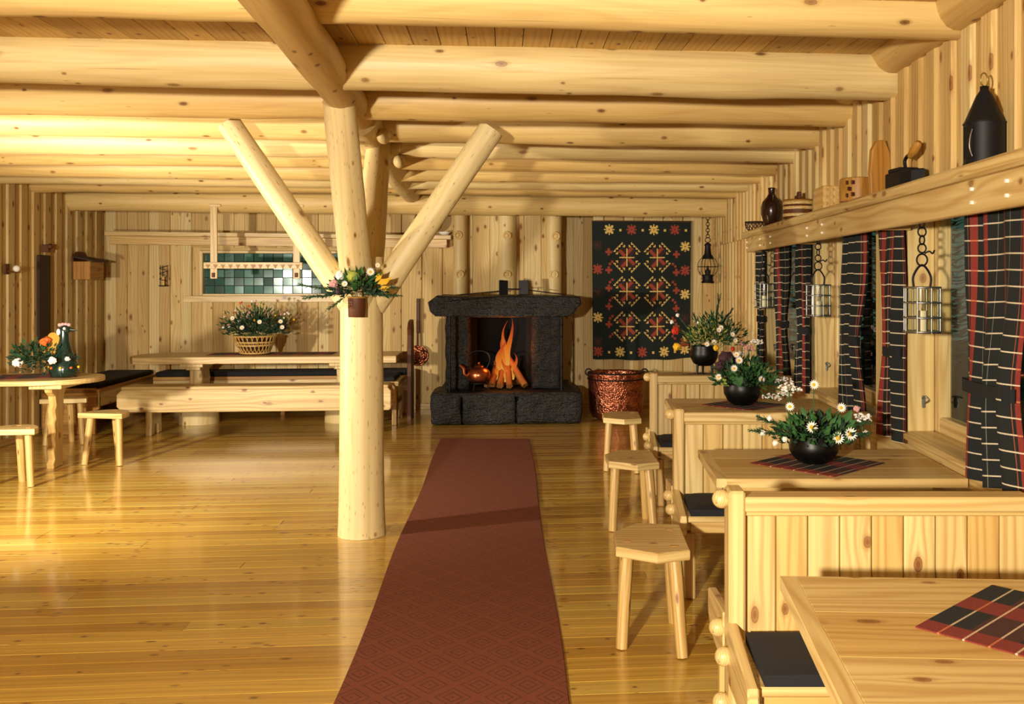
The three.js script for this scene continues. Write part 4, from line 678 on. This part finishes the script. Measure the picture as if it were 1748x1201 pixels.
// ---------------------------------------------------------------- curtains
function curtain(za, zb, tie, label, top = 1.95, bot = 0.73, seed = 1) { // za nearer edge, zb farther edge (depth), tie = {t, w, at}
  const t = thing('curtain', label, 'curtain', [1.545, 0, -(za + zb) / 2], 0, 'plaid curtains at the right windows');
  const nu = 40, nv = 44, pos = [], uv = [], idx = [], W = zb - za, cloth = W * 1.7;
  for (const side of [0, 1]) for (let j = 0; j <= nv; j++) for (let i = 0; i <= nu; i++) {
    const s = i / nu, v = j / nv, k = Math.exp(-(((v - tie.t) / 0.22) ** 2)), wd = 1 - k * (1 - tie.w), c = 0.5 + k * (tie.at - 0.5) * (1 - tie.w), zz = (c + (s - 0.5) * wd - 0.5) * W;
    const f = 0.026 * Math.sin(s * 6.283 * 3 + seed + 0.6 * Math.sin(v * 3 + seed)) * (0.65 + 0.5 * v) + 0.01 * Math.sin(s * 21 + seed * 2 + v * 4);
    pos.push(f + side * 0.003, top + (bot - top) * v + 0.008 * Math.sin(s * 9 + seed) * v, zz); uv.push(s * cloth / 0.24 + seed * 0.37, v * (top - bot) / 0.24);
  }
  const N = (nu + 1) * (nv + 1); for (const side of [0, 1]) for (let j = 0; j < nv; j++) for (let i = 0; i < nu; i++) { const a = side * N + j * (nu + 1) + i, b = a + nu + 1; side ? idx.push(a, a + 1, b, a + 1, b + 1, b) : idx.push(a, b, a + 1, a + 1, b, b + 1); }
  const g = new THREE.BufferGeometry(); g.setAttribute('position', new THREE.Float32BufferAttribute(pos, 3)); g.setAttribute('uv', new THREE.Float32BufferAttribute(uv, 2)); g.setIndex(idx); g.computeVertexNormals();
  part(t, 'cloth', g, M.plaid);
  const ty = top + (bot - top) * tie.t, tz = (0.5 + (tie.at - 0.5) * (1 - tie.w) - 0.5) * W; part(t, 'tie_band', new THREE.CylinderGeometry(0.036, 0.036, 0.05, 20, 1, true).scale(1, 1, W * tie.w / 0.066).translate(0, ty, tz), M.band);
  part(t, 'curtain_rod', rod([0.012, top + 0.012, -W / 2 - 0.02], [0.012, top + 0.012, W / 2 + 0.02], 0.008), M.brown);
}
curtain(3.44, 3.98, { t: 0.68, w: 0.8, at: 0.2 }, 'widest plaid curtain at the right edge of the photo', 1.93, 0.79, 1);
curtain(4.78, 5.12, { t: 0.62, w: 0.62, at: 0.8 }, 'plaid curtain left of the nearest window, beside the largest cage lantern', 1.93, 0.775, 2);
curtain(5.4, 5.88, { t: 0.62, w: 0.55, at: 0.2 }, 'plaid curtain on the near side of the middle window', 1.93, 0.8, 3);
curtain(6.78, 7.12, { t: 0.62, w: 0.6, at: 0.8 }, 'plaid curtain left of the middle window, beside the middle cage lantern', 1.93, 0.78, 4);
curtain(7.34, 7.9, { t: 0.62, w: 0.62, at: 0.2 }, 'plaid curtain on the near side of the farthest window', 1.93, 0.8, 5);
curtain(8.5, 8.86, { t: 0.62, w: 0.6, at: 0.8 }, 'plaid curtain at the far end of the window row, behind the farthest cage lantern', 1.93, 0.8, 6);
// ---------------------------------------------------------------- left and back furniture
const inRoom = (u, y, w) => { const p = room(u, y, w); return [p.x, p.y, p.z]; };
{ // long table
  const t = thing('long_table', 'long thick pine table on two carved pedestals at the back', 'table', inRoom(-2.63, 0, 10.98), TH);
  const L = 2.86, D = 0.72;
  const top = (d0, d1) => { const g = extr([[-L / 2 + (d0 < 0 ? 0.12 : 0), 0], [L / 2, 0], [L / 2, 0], [-L / 2, 0]].slice(0, 2).concat([[L / 2, 0.001]]), 0.01, 0); return g; };
  const sh = new THREE.Shape([[-L / 2 + 0.16, D / 2], [-L / 2, D / 2 - 0.25], [-L / 2, -D / 2 + 0.2], [-L / 2 + 0.1, -D / 2], [L / 2, -D / 2], [L / 2, D / 2]].map(p => new THREE.Vector2(...p)));
  let g = new THREE.ExtrudeGeometry(sh, { depth: 0.06, bevelEnabled: true, bevelThickness: 0.008, bevelSize: 0.008, bevelOffset: -0.008, bevelSegments: 2 }).rotateX(-Math.PI / 2).translate(0, 0.685, 0); grainUV(g, 'x', 0.3, 0.6); part(t, 'tabletop', g, M.furn);
  for (const u of [-0.75, 0.82]) {
    part(t, 'crosspiece', board(0.24, 0.04, 0.56, u, 0.656, 0, 'z', 0.006), M.furn); part(t, 'crosspiece', board(0.15, 0.035, 0.44, u, 0.618, 0, 'z', 0.006), M.furn);
    const q = extr([[-0.08, 0.14], [-0.075, 0.3], [-0.06, 0.42], [-0.06, 0.6], [0.06, 0.6], [0.075, 0.5], [0.06, 0.4], [0.09, 0.24], [0.09, 0.14]], 0.3, 0.01, 'y').translate(u, 0, 0); part(t, 'pedestal', q, M.furn);
    part(t, 'log_base', logGeo([u, 0.001, 0], [u, 0.155, 0], 0.21, 0.205, { rad: 26, seg: 4, wob: 0.008, seed: 801 + u }), M.log[0]);
  }
  const r = thing('table_runner', 'dark narrow runner lying on the long back table', 'runner', inRoom(-2.6, 0.754, 11.03), TH); const rg = new THREE.BoxGeometry(1.35, 0.003, 0.34), uv = rg.attributes.uv, p = rg.attributes.position; for (let i = 0; i < p.count; i++) uv.setXY(i, p.getX(i) / 0.24, p.getZ(i) / 0.24); rg.translate(0, 0.0016, 0); part(r, 'cloth', rg, M.mat);
}
{ // front bench
  const t = thing('long_bench', 'long pine bench with deep apron in front of the back table', 'bench', inRoom(-2.55, 0, 10.25), TH), L = 2.72;
  part(t, 'seat', board(L - 0.06, 0.035, 0.3, 0, 0.478, 0, 'x', 0.008), M.furn);
  const ap = [[-L / 2, 0.30], [-L / 2 + 0.06, 0.245], [-L / 2 + 0.28, 0.245], [-L / 2 + 0.3, 0.24], [L / 2 - 0.02, 0.24], [L / 2, 0.26], [L / 2, 0.44], [L / 2 - 0.03, 0.47], [-L / 2 + 0.05, 0.47], [-L / 2, 0.42]];
  for (const s of [0.165, -0.165]) part(t, 'apron', extr(ap, 0.03, 0.006, 'x').translate(0, 0, s), M.furn);
  for (const u of [-L / 2 + 0.3, L / 2 - 0.14]) part(t, 'leg_board', extr([[-0.15, 0.46], [0.15, 0.46], [0.15, 0.26], [0.135, 0.12], [0.15, 0.001], [0.06, 0.001], [0.05, 0.1], [-0.05, 0.1], [-0.06, 0.001], [-0.15, 0.001], [-0.135, 0.12], [-0.15, 0.26]], 0.06, 0.006, 'y').rotateY(Math.PI / 2).translate(u, 0, 0), M.furn);
}
{ // wall benches with black cushions
  const t = thing('back_bench', 'pine bench along the back wall behind the long table', 'bench', inRoom(-2.6, 0, 11.68), TH), L = 2.9;
  part(t, 'seat', board(L, 0.04, 0.42, 0, 0.44, 0, 'x'), M.tan); part(t, 'front_board', board(L, 0.14, 0.03, 0, 0.35, 0.19, 'x'), M.furn);
  part(t, 'back_rail', board(L, 0.1, 0.03, 0, 0.66, -0.2, 'x'), M.tan);
  for (const u of [-1.4, 0, 1.4]) part(t, 'leg', board(0.05, 0.42, 0.36, u, 0.21, -0.0, 'y'), M.tan);
  for (const u of [-1.42, 1.42]) part(t, 'back_post', board(0.05, 0.27, 0.03, u, 0.575, -0.2, 'y'), M.tan);
  const c = thing('bench_cushion', 'long black cushion on the back wall bench', 'cushion', inRoom(-2.6, 0.461, 11.66), TH); part(c, 'cover', cbox(2.85, 0.055, 0.36, 0.012).translate(0, 0.028, 0), M.cushion);
  const l = thing('corner_bench', 'pine bench along the left wall with a board end', 'bench', inRoom(-4.43, 0, 11.05), TH);
  part(l, 'seat', board(0.56, 0.04, 1.6, 0, 0.44, 0, 'z'), M.tan); part(l, 'front_board', board(0.03, 0.14, 1.6, 0.265, 0.35, 0, 'z'), M.furn2);
  part(l, 'end_board', extr([[-0.28, 0.001], [-0.28, 0.47], [0.24, 0.47], [0.28, 0.42], [0.28, 0.26], [0.24, 0.24], [0.24, 0.001]], 0.04, 0.005, 'x').translate(0, 0, 0.78), M.tan);
  part(l, 'end_board', board(0.5, 0.42, 0.04, 0, 0.21, -0.75, 'y'), M.tan);
  const k = thing('bench_cushion', 'black cushion on the left wall bench near the corner', 'cushion', inRoom(-4.43, 0.461, 11.08), TH); part(k, 'cover', cbox(0.5, 0.055, 1.5, 0.012).translate(0, 0.028, 0), M.cushion);
}
{ // seat at the right end of the long table + tall upright board
  const t = thing('end_bench', 'small pine bench with slim legs at the right end of the long table', 'bench', inRoom(-1.37, 0, 10.95), TH);
  part(t, 'seat', board(0.4, 0.05, 0.7, 0, 0.45, 0, 'z', 0.006), M.furn); part(t, 'stretcher', board(0.03, 0.05, 0.56, 0.15, 0.22, 0, 'z'), M.tan); part(t, 'stretcher', board(0.28, 0.05, 0.03, 0, 0.3, 0.31, 'x'), M.furn2);
  for (const u of [-0.15, 0.15]) for (const z of [-0.3, 0.3]) part(t, 'leg', board(0.05, 0.424, 0.05, u, 0.213, z, 'y'), M.furn2);
  const c = thing('bench_cushion', 'black cushion on the small bench right of the column', 'cushion', inRoom(-1.39, 0.476, 10.95), TH); part(c, 'cover', cbox(0.34, 0.045, 0.62, 0.01).translate(0, 0.023, 0), M.cushion);
  const b = thing('upright_board', 'tall dark carved board standing upright left of the copper skimmer', 'board', inRoom(-1.1, 0, 11.2), TH);
  part(b, 'panel', extr([[-0.16, 0.001], [-0.16, 0.8], [-0.12, 0.95], [-0.15, 1.02], [-0.06, 1.1], [0.1, 1.12], [0.16, 1.0], [0.14, 0.85], [0.16, 0.001]], 0.05, 0.006, 'y').rotateY(Math.PI / 2), M.brown);
}
{ // back shelf
  const t = thing('back_shelf', 'long pine shelf on the back wall above the leaded window', 'shelf', inRoom(-2.655, 2.1, 11.76), TH), L = 3.98; t.rotation.order = 'YXZ'; t.rotation.z = -0.008;
  part(t, 'shelf_board', board(L, 0.05, 0.3, 0, 0, 0, 'x', 0.006), M.furn); part(t, 'fascia', board(L - 0.1, 0.1, 0.03, 0, -0.076, 0.1, 'x', 0.004), M.furn2);
  for (const u of [-1.85, 0, 1.85]) part(t, 'bracket', board(0.04, 0.1, 0.2, u, -0.076, -0.02, 'z'), M.tan);
  const d = thing('wooden_dish', 'round dark wooden dish standing on the back shelf behind the brace', 'dish', inRoom(-0.95, 2.1125, 11.74), TH);
  part(d, 'plate', lathe([[0.001, -0.02], [0.1, -0.018], [0.15, 0.005], [0.16, 0.02], [0.145, 0.02], [0.1, 0.0], [0.001, -0.004]], 32).rotateX(Math.PI / 2 - 0.1).translate(0, 0.172, 0), M.brown);
  const w = thing('white_bowl', 'small pale bowl lying at the right end of the back shelf', 'bowl', inRoom(-0.75, 2.112, 11.74), TH); part(w, 'shell', lathe([[0.001, 0], [0.04, 0], [0.075, 0.04], [0.07, 0.04], [0.036, 0.006], [0.001, 0.006]], 24), M.white);
}
{ // hanging carved rack
  const zc = 11.03, t = thing('hanging_rack', 'carved pine rack hung from the last ceiling log before the leaded window', 'rack', inRoom(-2.78, 0, 10.93), TH);
  for (const u of [-0.43, 0.46]) { const h = part(t, 'hanger', [board(0.075, 0.82, 0.025, u, 2.0, 0, 'y', 0.004), board(0.12, 0.03, 0.05, u + 0.02, 2.395, 0.0, 'x')], M.furn); part(h, 'wedge', board(0.03, 0.05, 0.03, u, 1.63, 0.02, 'y', 0.003), M.brown); }
  part(t, 'rail', board(1.06, 0.07, 0.03, 0, 1.735, 0.03, 'x', 0.004), M.furn);
  const tg = new THREE.CylinderGeometry(0.03, 0.03, 0.008, 3).rotateX(Math.PI / 2).rotateZ(0); for (let i = 0; i < 13; i++) part(t, 'carved_triangle', tg, M.tan).position.set(-0.48 + i * 0.08, 1.73, 0.046);
}
{ // wall candle holder, salt box, narrow dark panel, sconce
  const c = thing('candle_holder', 'spiral iron candle holder on the wall left of the leaded window', 'candle holder', inRoom(-4.06, 0, 11.84), TH), b = 1.5;
  part(c, 'plate', lathe([[0.001, b], [0.05, b], [0.055, b + 0.012], [0.001, b + 0.012]], 20), M.iron);
  const sp = []; for (let i = 0; i <= 60; i++) { const a = i / 60 * 6.283 * 3; sp.push([Math.cos(a) * 0.042, b + 0.06 + i / 60 * 0.19, Math.sin(a) * 0.042]); } part(c, 'spiral', tube(sp, 0.004, 120, 5), M.iron);
  for (const a of [0, 2.1, 4.2]) part(c, 'upright', rod([Math.cos(a) * 0.045, b, Math.sin(a) * 0.045], [Math.cos(a) * 0.045, b + 0.25, Math.sin(a) * 0.045], 0.004, 5), M.iron);
  part(c, 'candle', new THREE.CylinderGeometry(0.016, 0.016, 0.1, 12).translate(0, b + 0.062, 0), std({ color: 0xd9b566, roughness: 0.6 })); part(c, 'wall_arm', rod([0, b + 0.02, -0.085], [0, b + 0.01, 0], 0.006), M.iron);
  const s = thing('salt_box', 'wooden wall box with pointed lid on the left wall near the corner', 'box', inRoom(-4.655, 1.58, 11.2), TH);
  part(s, 'box', board(0.2, 0.2, 0.36, 0, 0.1, 0, 'z', 0.005), M.tan); part(s, 'lid', board(0.24, 0.02, 0.4, 0.03, 0, 0, 'z', 0.004).rotateZ(-0.2).translate(0, 0.235, 0), M.dkbrown); part(s, 'back_board', extr([[-0.18, 0], [0.18, 0], [0.18, 0.24], [0.08, 0.31], [-0.08, 0.31], [-0.18, 0.24]], 0.02, 0.003, 'y').rotateY(Math.PI / 2).translate(-0.088, 0, 0), M.brown);
  const h = thing('dark_wall_panel', 'narrow dark vertical panel on the left wall', 'wall hanging', inRoom(-4.735, 0.97, 10.35), TH);  // dark brown upright strip set flat against the wall
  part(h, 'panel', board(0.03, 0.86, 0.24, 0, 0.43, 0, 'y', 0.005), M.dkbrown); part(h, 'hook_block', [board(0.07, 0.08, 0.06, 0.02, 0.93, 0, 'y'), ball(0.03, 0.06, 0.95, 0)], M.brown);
  const w = thing('wall_sconce', 'small sconce with pale shade at the left edge of the photo', 'sconce', inRoom(-4.74, 1.66, 9.62), TH); part(w, 'back_plate', board(0.02, 0.1, 0.08, 0, 0.02, 0, 'y'), M.brown); part(w, 'arm', rod([0, 0.0, 0], [0.09, -0.01, 0], 0.008), M.brown); part(w, 'shade', ball(0.032, 0.09, 0.025, 0, 1, 1, 1), M.white);
}
{ // left table with rounded end, rooster vase
  const t = thing('left_table', 'pine wall table with rounded end and wavy-edged leg at the left', 'table', inRoom(-4.1, 0, 8.62), TH);
  const sh = new THREE.Shape(); sh.moveTo(-0.62, -0.36); sh.lineTo(0.12, -0.36); sh.bezierCurveTo(0.5, -0.36, 0.62, -0.18, 0.62, 0.06); sh.bezierCurveTo(0.6, 0.26, 0.4, 0.36, 0.12, 0.36); sh.lineTo(-0.62, 0.36);
  const g = new THREE.ExtrudeGeometry(sh, { depth: 0.03, bevelEnabled: true, bevelThickness: 0.006, bevelSize: 0.006, bevelSegments: 2, curveSegments: 14 }).rotateX(-Math.PI / 2).translate(0, TT - 0.037, 0); part(t, 'tabletop', grainUV(g, 'x', 0.2, 0.1), M.furn);
  const wav = []; for (let i = 0; i <= 16; i++) wav.push([0.17 + 0.014 * Math.sin(i * 2.1) + 0.035 * (1 - i / 16), 0.001 + i / 16 * 0.6]); const out = [[0.04, 0.001], ...wav, [0.24, 0.64], [0.25, 0.675], [-0.06, 0.675], [0.02, 0.6]];
  part(t, 'leg_board', extr(out, 0.06, 0.006, 'y').rotateY(-Math.PI / 2).translate(0.3, 0, 0), M.furn2); part(t, 'crosspiece', board(0.26, 0.04, 0.6, 0.3, 0.694, 0, 'z'), M.furn); part(t, 'wall_rail', board(0.04, 0.06, 0.6, -0.58, 0.68, 0, 'z'), M.tan);
  part(t, 'wall_leg', board(0.05, 0.65, 0.3, -0.55, 0.326, 0, 'y'), M.tan);
  const m = thing('placemat', 'dark mat under the rooster vase on the left table', 'placemat', inRoom(-4.02, TT + 0.0005, 8.68), TH + 0.3); const mg = new THREE.BoxGeometry(0.6, 0.003, 0.42); mg.translate(0, 0.0015, 0); { const p = mg.attributes.position, uv = mg.attributes.uv; for (let i = 0; i < p.count; i++) uv.setXY(i, p.getX(i) / 0.24, p.getZ(i) / 0.24); } part(m, 'cloth', mg, M.mat);
  const glz = phy({ color: 0x0b2a22, roughness: 0.2, clearcoat: 0.8 });
  const v = thing('rooster_vase', 'dark green glazed hen-shaped vase filled with greenery on the left table', 'vase', inRoom(-3.77, TT + 0.0045, 8.6), TH);
  part(v, 'body', lathe([[0.001, 0], [0.1, 0], [0.11, 0.02], [0.12, 0.06], [0.105, 0.12], [0.07, 0.2], [0.045, 0.29], [0.035, 0.36], [0.04, 0.39], [0.03, 0.42], [0.001, 0.43]], 28), glz);
  const hd = part(v, 'head', ball(0.045, 0.01, 0.4, 0.0, 1.1, 0.9, 0.9), glz); part(hd, 'beak', rod([0.045, 0.4, 0], [0.11, 0.39, 0], 0.02, 8, 0.002), glz); part(hd, 'comb', [0, 1, 2, 3].map(i => ball(0.016, -0.035 + i * 0.025, 0.445 - Math.abs(i - 1.5) * 0.004, 0)), M.pink); part(hd, 'eye', ball(0.012, 0.02, 0.41, 0.04), M.white); part(hd, 'wattle', ball(0.02, -0.03, 0.38, 0.035, 0.8, 1.4, 0.6), M.white);
  for (let k = 0; k < 9; k++) { const a = k / 9 * 6.283; part(v, 'painted_dot', ball(0.012, Math.cos(a) * 0.118, 0.08, Math.sin(a) * 0.118, 1, 1, 1, 8), [M.yellow, M.orange][k % 2]); }
  foliage(v, 'greenery', M.leafdk, { n: 520, c: [-0.15, 0.14, 0.04], r: [0.26, 0.15, 0.15], L: 0.04, W: 0.015, seed: 71, low: -0.7 }); foliage(v, 'greenery', M.leaf, { n: 240, c: [-0.2, 0.18, 0.04], r: [0.22, 0.12, 0.14], L: 0.05, W: 0.02, seed: 72, low: -0.6 });
  blob(v, [-0.31, 0.13, 0.14], 0.035, M.white, 'blossom', 1); blob(v, [-0.02, 0.15, 0.17], 0.03, M.white, 'blossom', 2); blob(v, [0.09, 0.16, 0.14], 0.018, M.white, 'blossom', 3); blob(v, [-0.12, 0.3, 0.06], 0.04, M.orange, 'orange_flower', 4);
  for (const [x, y, q] of [[-0.07, 0.31, 0.3], [-0.13, 0.27, -0.2], [-0.06, 0.25, 0.1]]) part(v, 'yellow_leaf', ball(0.055, 0, 0, 0, 1, 1.25, 0.12).rotateZ(q).translate(x, y, 0.03), M.ochre);
  for (const x of [-0.2, -0.12, -0.05]) part(v, 'stem', tube([[-0.02, 0.15, 0.03], [x * 0.8, 0.19, 0.03], [x, 0.22, 0.04]], 0.003, 8, 4), M.leaf2);
  const n = thing('napkin', 'folded white napkin standing at the left edge of the table', 'napkin', inRoom(-4.4, TT + 0.001, 8.45), TH); part(n, 'cloth', new THREE.ConeGeometry(0.09, 0.1, 4, 6).scale(1.3, 1, 0.5).rotateY(0.4).translate(0, 0.05, 0), M.white);
}
{ // flower basket on the long table
  const t = thing('flower_basket', 'wicker basket of wild flowers on the long back table', 'flower basket', inRoom(-2.78, 0.7578, 10.97), TH), H = 0.2;
  part(t, 'base', lathe([[0.001, 0], [0.15, 0], [0.155, 0.012], [0.001, 0.012]], 28), M.tan);
  for (const [y, r] of [[0.016, 0.158], [0.1, 0.195], [0.135, 0.21], [H, 0.23]]) part(t, 'hoop', torus(r, 0.009, 0, y, 0, Math.PI / 2, 0, 36), M.furn2);
  for (let k = 0; k < 26; k++) { const a = k / 26 * 6.283; for (const s of [-1, 1]) { const b = a + s * 0.3; part(t, 'cane', rod([Math.cos(a) * 0.157, 0.015, Math.sin(a) * 0.157], [Math.cos(b) * 0.23, H, Math.sin(b) * 0.23], 0.0055, 5), s > 0 ? M.furn2 : M.tan); } }
  part(t, 'liner', lathe([[0.001, 0.015], [0.145, 0.015], [0.21, H - 0.01], [0.001, H - 0.02]], 28), M.dkbrown);
  foliage(t, 'greenery', M.leafdk, { n: 1000, c: [0, 0.24, 0], r: [0.36, 0.22, 0.22], L: 0.05, W: 0.016, seed: 81 }); foliage(t, 'greenery', M.leaf, { n: 420, c: [0, 0.27, 0.03], r: [0.38, 0.26, 0.2], L: 0.05, W: 0.014, seed: 82 });
  const r = rng(83), st = []; for (let i = 0; i < 46; i++) { const a = (r() - 0.5) * 2, x = a * 0.4, y = 0.3 + r() * 0.3 * (1 - a * a * 0.6), z = (r() - 0.5) * 0.25; st.push(tube([[x * 0.3, 0.2, z * 0.4], [x * 0.7, (y + 0.2) / 2, z], [x, y, z]], 0.0022, 6, 4)); blob(t, [x, y, z], rr(r, 0.008, 0.016), [M.white, M.yellow, M.pink, M.leafyel, M.orange, M.white][i % 6], 'blossom', i); } const sm = part(t, 'stems', st, M.leaf2); sm.userData.kind = 'stuff';
  for (const [x, y, z] of [[0.33, 0.3, 0.16], [0.3, 0.36, 0.1], [-0.2, 0.4, 0.15], [0.1, 0.36, 0.2], [-0.08, 0.3, 0.22]]) daisy(t, [x, y, z], [x * 0.4, 0.3, 1], 0.03, M.white, 'daisy', [x * 0.6, 0.22, z * 0.4]);
}
{ // bark pot on the column
  const t = thing('bark_pot', 'bark pot with daisies, yellow flowers and fir sprigs fixed to the column', 'flower pot', inRoom(-0.9, 1.355, 6.1 - 0.195), TH);
  part(t, 'pot', lathe([[0.001, 0], [0.05, 0], [0.053, 0.12], [0.048, 0.12], [0.045, 0.1], [0.001, 0.1]], 20), M.brown); part(t, 'rim', torus(0.053, 0.005, 0, 0.118, 0, Math.PI / 2), M.tan); part(t, 'hanging_strap', cbox(0.01, 0.06, 0.004, 0.001).translate(0.03, 0.145, 0.04), M.tan);
  foliage(t, 'greenery', M.leafdk, { n: 420, c: [0.01, 0.16, 0.03], r: [0.16, 0.1, 0.1], L: 0.04, W: 0.018, seed: 91, low: -0.35 }); foliage(t, 'greenery', M.leaf2, { n: 120, c: [0.02, 0.19, 0.05], r: [0.12, 0.08, 0.08], L: 0.06, W: 0.026, seed: 92 });
  sprigs(t, 'fir_sprig', M.leaf, [[[-0.04, 0.15, 0.04], [-1, 0.15, 0.25], 0.3], [[-0.05, 0.15, 0.05], [-1, -0.15, 0.3], 0.26], [[0.04, 0.14, 0.05], [1, -0.05, 0.25], 0.24], [[0.04, 0.15, 0.04], [1, 0.15, 0.2], 0.22], [[-0.05, 0.13, 0.05], [-0.75, -0.6, 0.3], 0.14]], 93);
  for (const [x, y, z, R] of [[0.095, 0.27, 0.1, 0.03], [-0.05, 0.2, 0.13, 0.022], [0.13, 0.31, 0.05, 0.018]]) daisy(t, [x, y, z], [x, 0.2, 1], R, M.white, 'daisy', [x * 0.4, 0.12, 0.03]);
  blob(t, [-0.01, 0.245, 0.1], 0.034, M.leafyel, 'seed_head', 2); blob(t, [-0.08, 0.25, 0.09], 0.026, M.white, 'blossom', 3); blob(t, [-0.12, 0.2, 0.09], 0.024, M.pink, 'blossom', 4); blob(t, [-0.09, 0.16, 0.1], 0.02, M.plum, 'dark_flower', 5);
  for (const [x, y, rz] of [[0.13, 0.2, -1.2], [0.15, 0.19, -0.9], [0.14, 0.17, -1.5], [0.12, 0.21, -0.6]]) part(t, 'yellow_petal', leafG(0.085, 0.035, 0.2).rotateZ(rz).translate(x, y, 0.08), M.yellow);
  for (const p of [[-0.01, 0.245, 0.1], [-0.08, 0.25, 0.09], [0.13, 0.2, 0.08]]) part(t, 'stem', tube([[0, 0.1, 0.01], [p[0] * 0.6, 0.17, 0.06], p], 0.0025, 6, 4), M.leaf2);
}
// ---------------------------------------------------------------- outside the windows
{
  const g = struct('ground', 'dark ground outside the windows'); g.userData.category = 'ground';
  part(g, 'earth', [new THREE.BoxGeometry(14, 0.2, 40).translate(9.2, -0.35, -9), new THREE.BoxGeometry(18, 0.2, 14).translate(-6, -0.35, -20.2)], std({ color: 0x26331f, roughness: 1 }));
  const r = rng(404), nm = ['left', 'right'];
  const tree = (x, z, h, label) => { const t = thing('spruce_tree', label, 'tree', [x, -0.25, z], r() * 6, 'spruce trees outside the windows'); part(t, 'trunk', rod([0, 0, 0], [0, h, 0], 0.09, 8, 0.02), M.brown); const out = []; for (let i = 0; i < 300; i++) { const v = i / 300, y = 0.5 + v * (h - 0.6), R = (1 - v) * h * 0.1 + 0.1, a = i * 2.4, L = leafG(R, R * 0.42, 0.25); L.rotateX(1.75 + 0.15 * Math.sin(i)); L.rotateY(a); L.translate(0, y, 0); out.push(L); } const m = part(t, 'branches', out, M.leaf); m.userData.kind = 'stuff'; };
  const spots = [[0.2, 15.5], [0.255, 19.2], [0.29, 15], [0.335, 19.6], [0.37, 15.4], [0.425, 19]].map(([k, z]) => [k * z, -z]);
  [...spots, [-4.6, -16.5], [-7.0, -18.2], [-9.6, -16]].forEach(([x, z], i) => tree(x, z, 4.2 + r() * 2.5, i < 6 ? 'dark spruce tree outside the right windows' : 'dark spruce tree outside the leaded window'));
}
// flood lamps
for (const F of FLOODS) {
  const t = thing('flood_lamp', F.label, 'lamp', [F.at[0], 0, F.at[2]]), h = F.at[1];
  const dir = V3(...F.aim).sub(V3(...F.at)).normalize(), q = new THREE.Quaternion().setFromUnitVectors(V3(0, 1, 0), dir);
  part(t, 'pole', rod([0, 0.45, 0], [-dir.x * 0.12, h - 0.06, -dir.z * 0.12], 0.012), M.steel);
  for (let k = 0; k < 3; k++) part(t, 'leg', rod([0, 0.62, 0], [Math.cos(k * 2.094 + 0.5) * 0.4, 0.01, Math.sin(k * 2.094 + 0.5) * 0.4], 0.009), M.steel);
  const b = lathe([[0.03, -0.2], [0.06, -0.19], [0.12, -0.13], [0.17, -0.03], [0.19, 0.05]], 32).applyQuaternion(q).translate(0, h, 0);
  part(t, 'reflector', b, std({ color: 0xb8b8b4, roughness: 0.5, metalness: 0.4, side: THREE.DoubleSide }));
  part(t, 'bulb', ball(0.045, 0, h, 0), std({ color: 0xffffff, emissive: 0xfff0d8, emissiveIntensity: 6 }));
  const L = new THREE.SpotLight(0xfff1de, F.power, 0, F.angle * Math.PI / 180, 0.9, 2); L.position.set(dir.x * 0.07, h + dir.y * 0.07, dir.z * 0.07); L.target.position.set(dir.x * 3, h + dir.y * 3, dir.z * 3); t.add(L.target); L.castShadow = true; L.shadow.radius = F.size; L.shadow.mapSize.set(2048, 2048); t.add(L);
}
renderer.render(scene, camera);
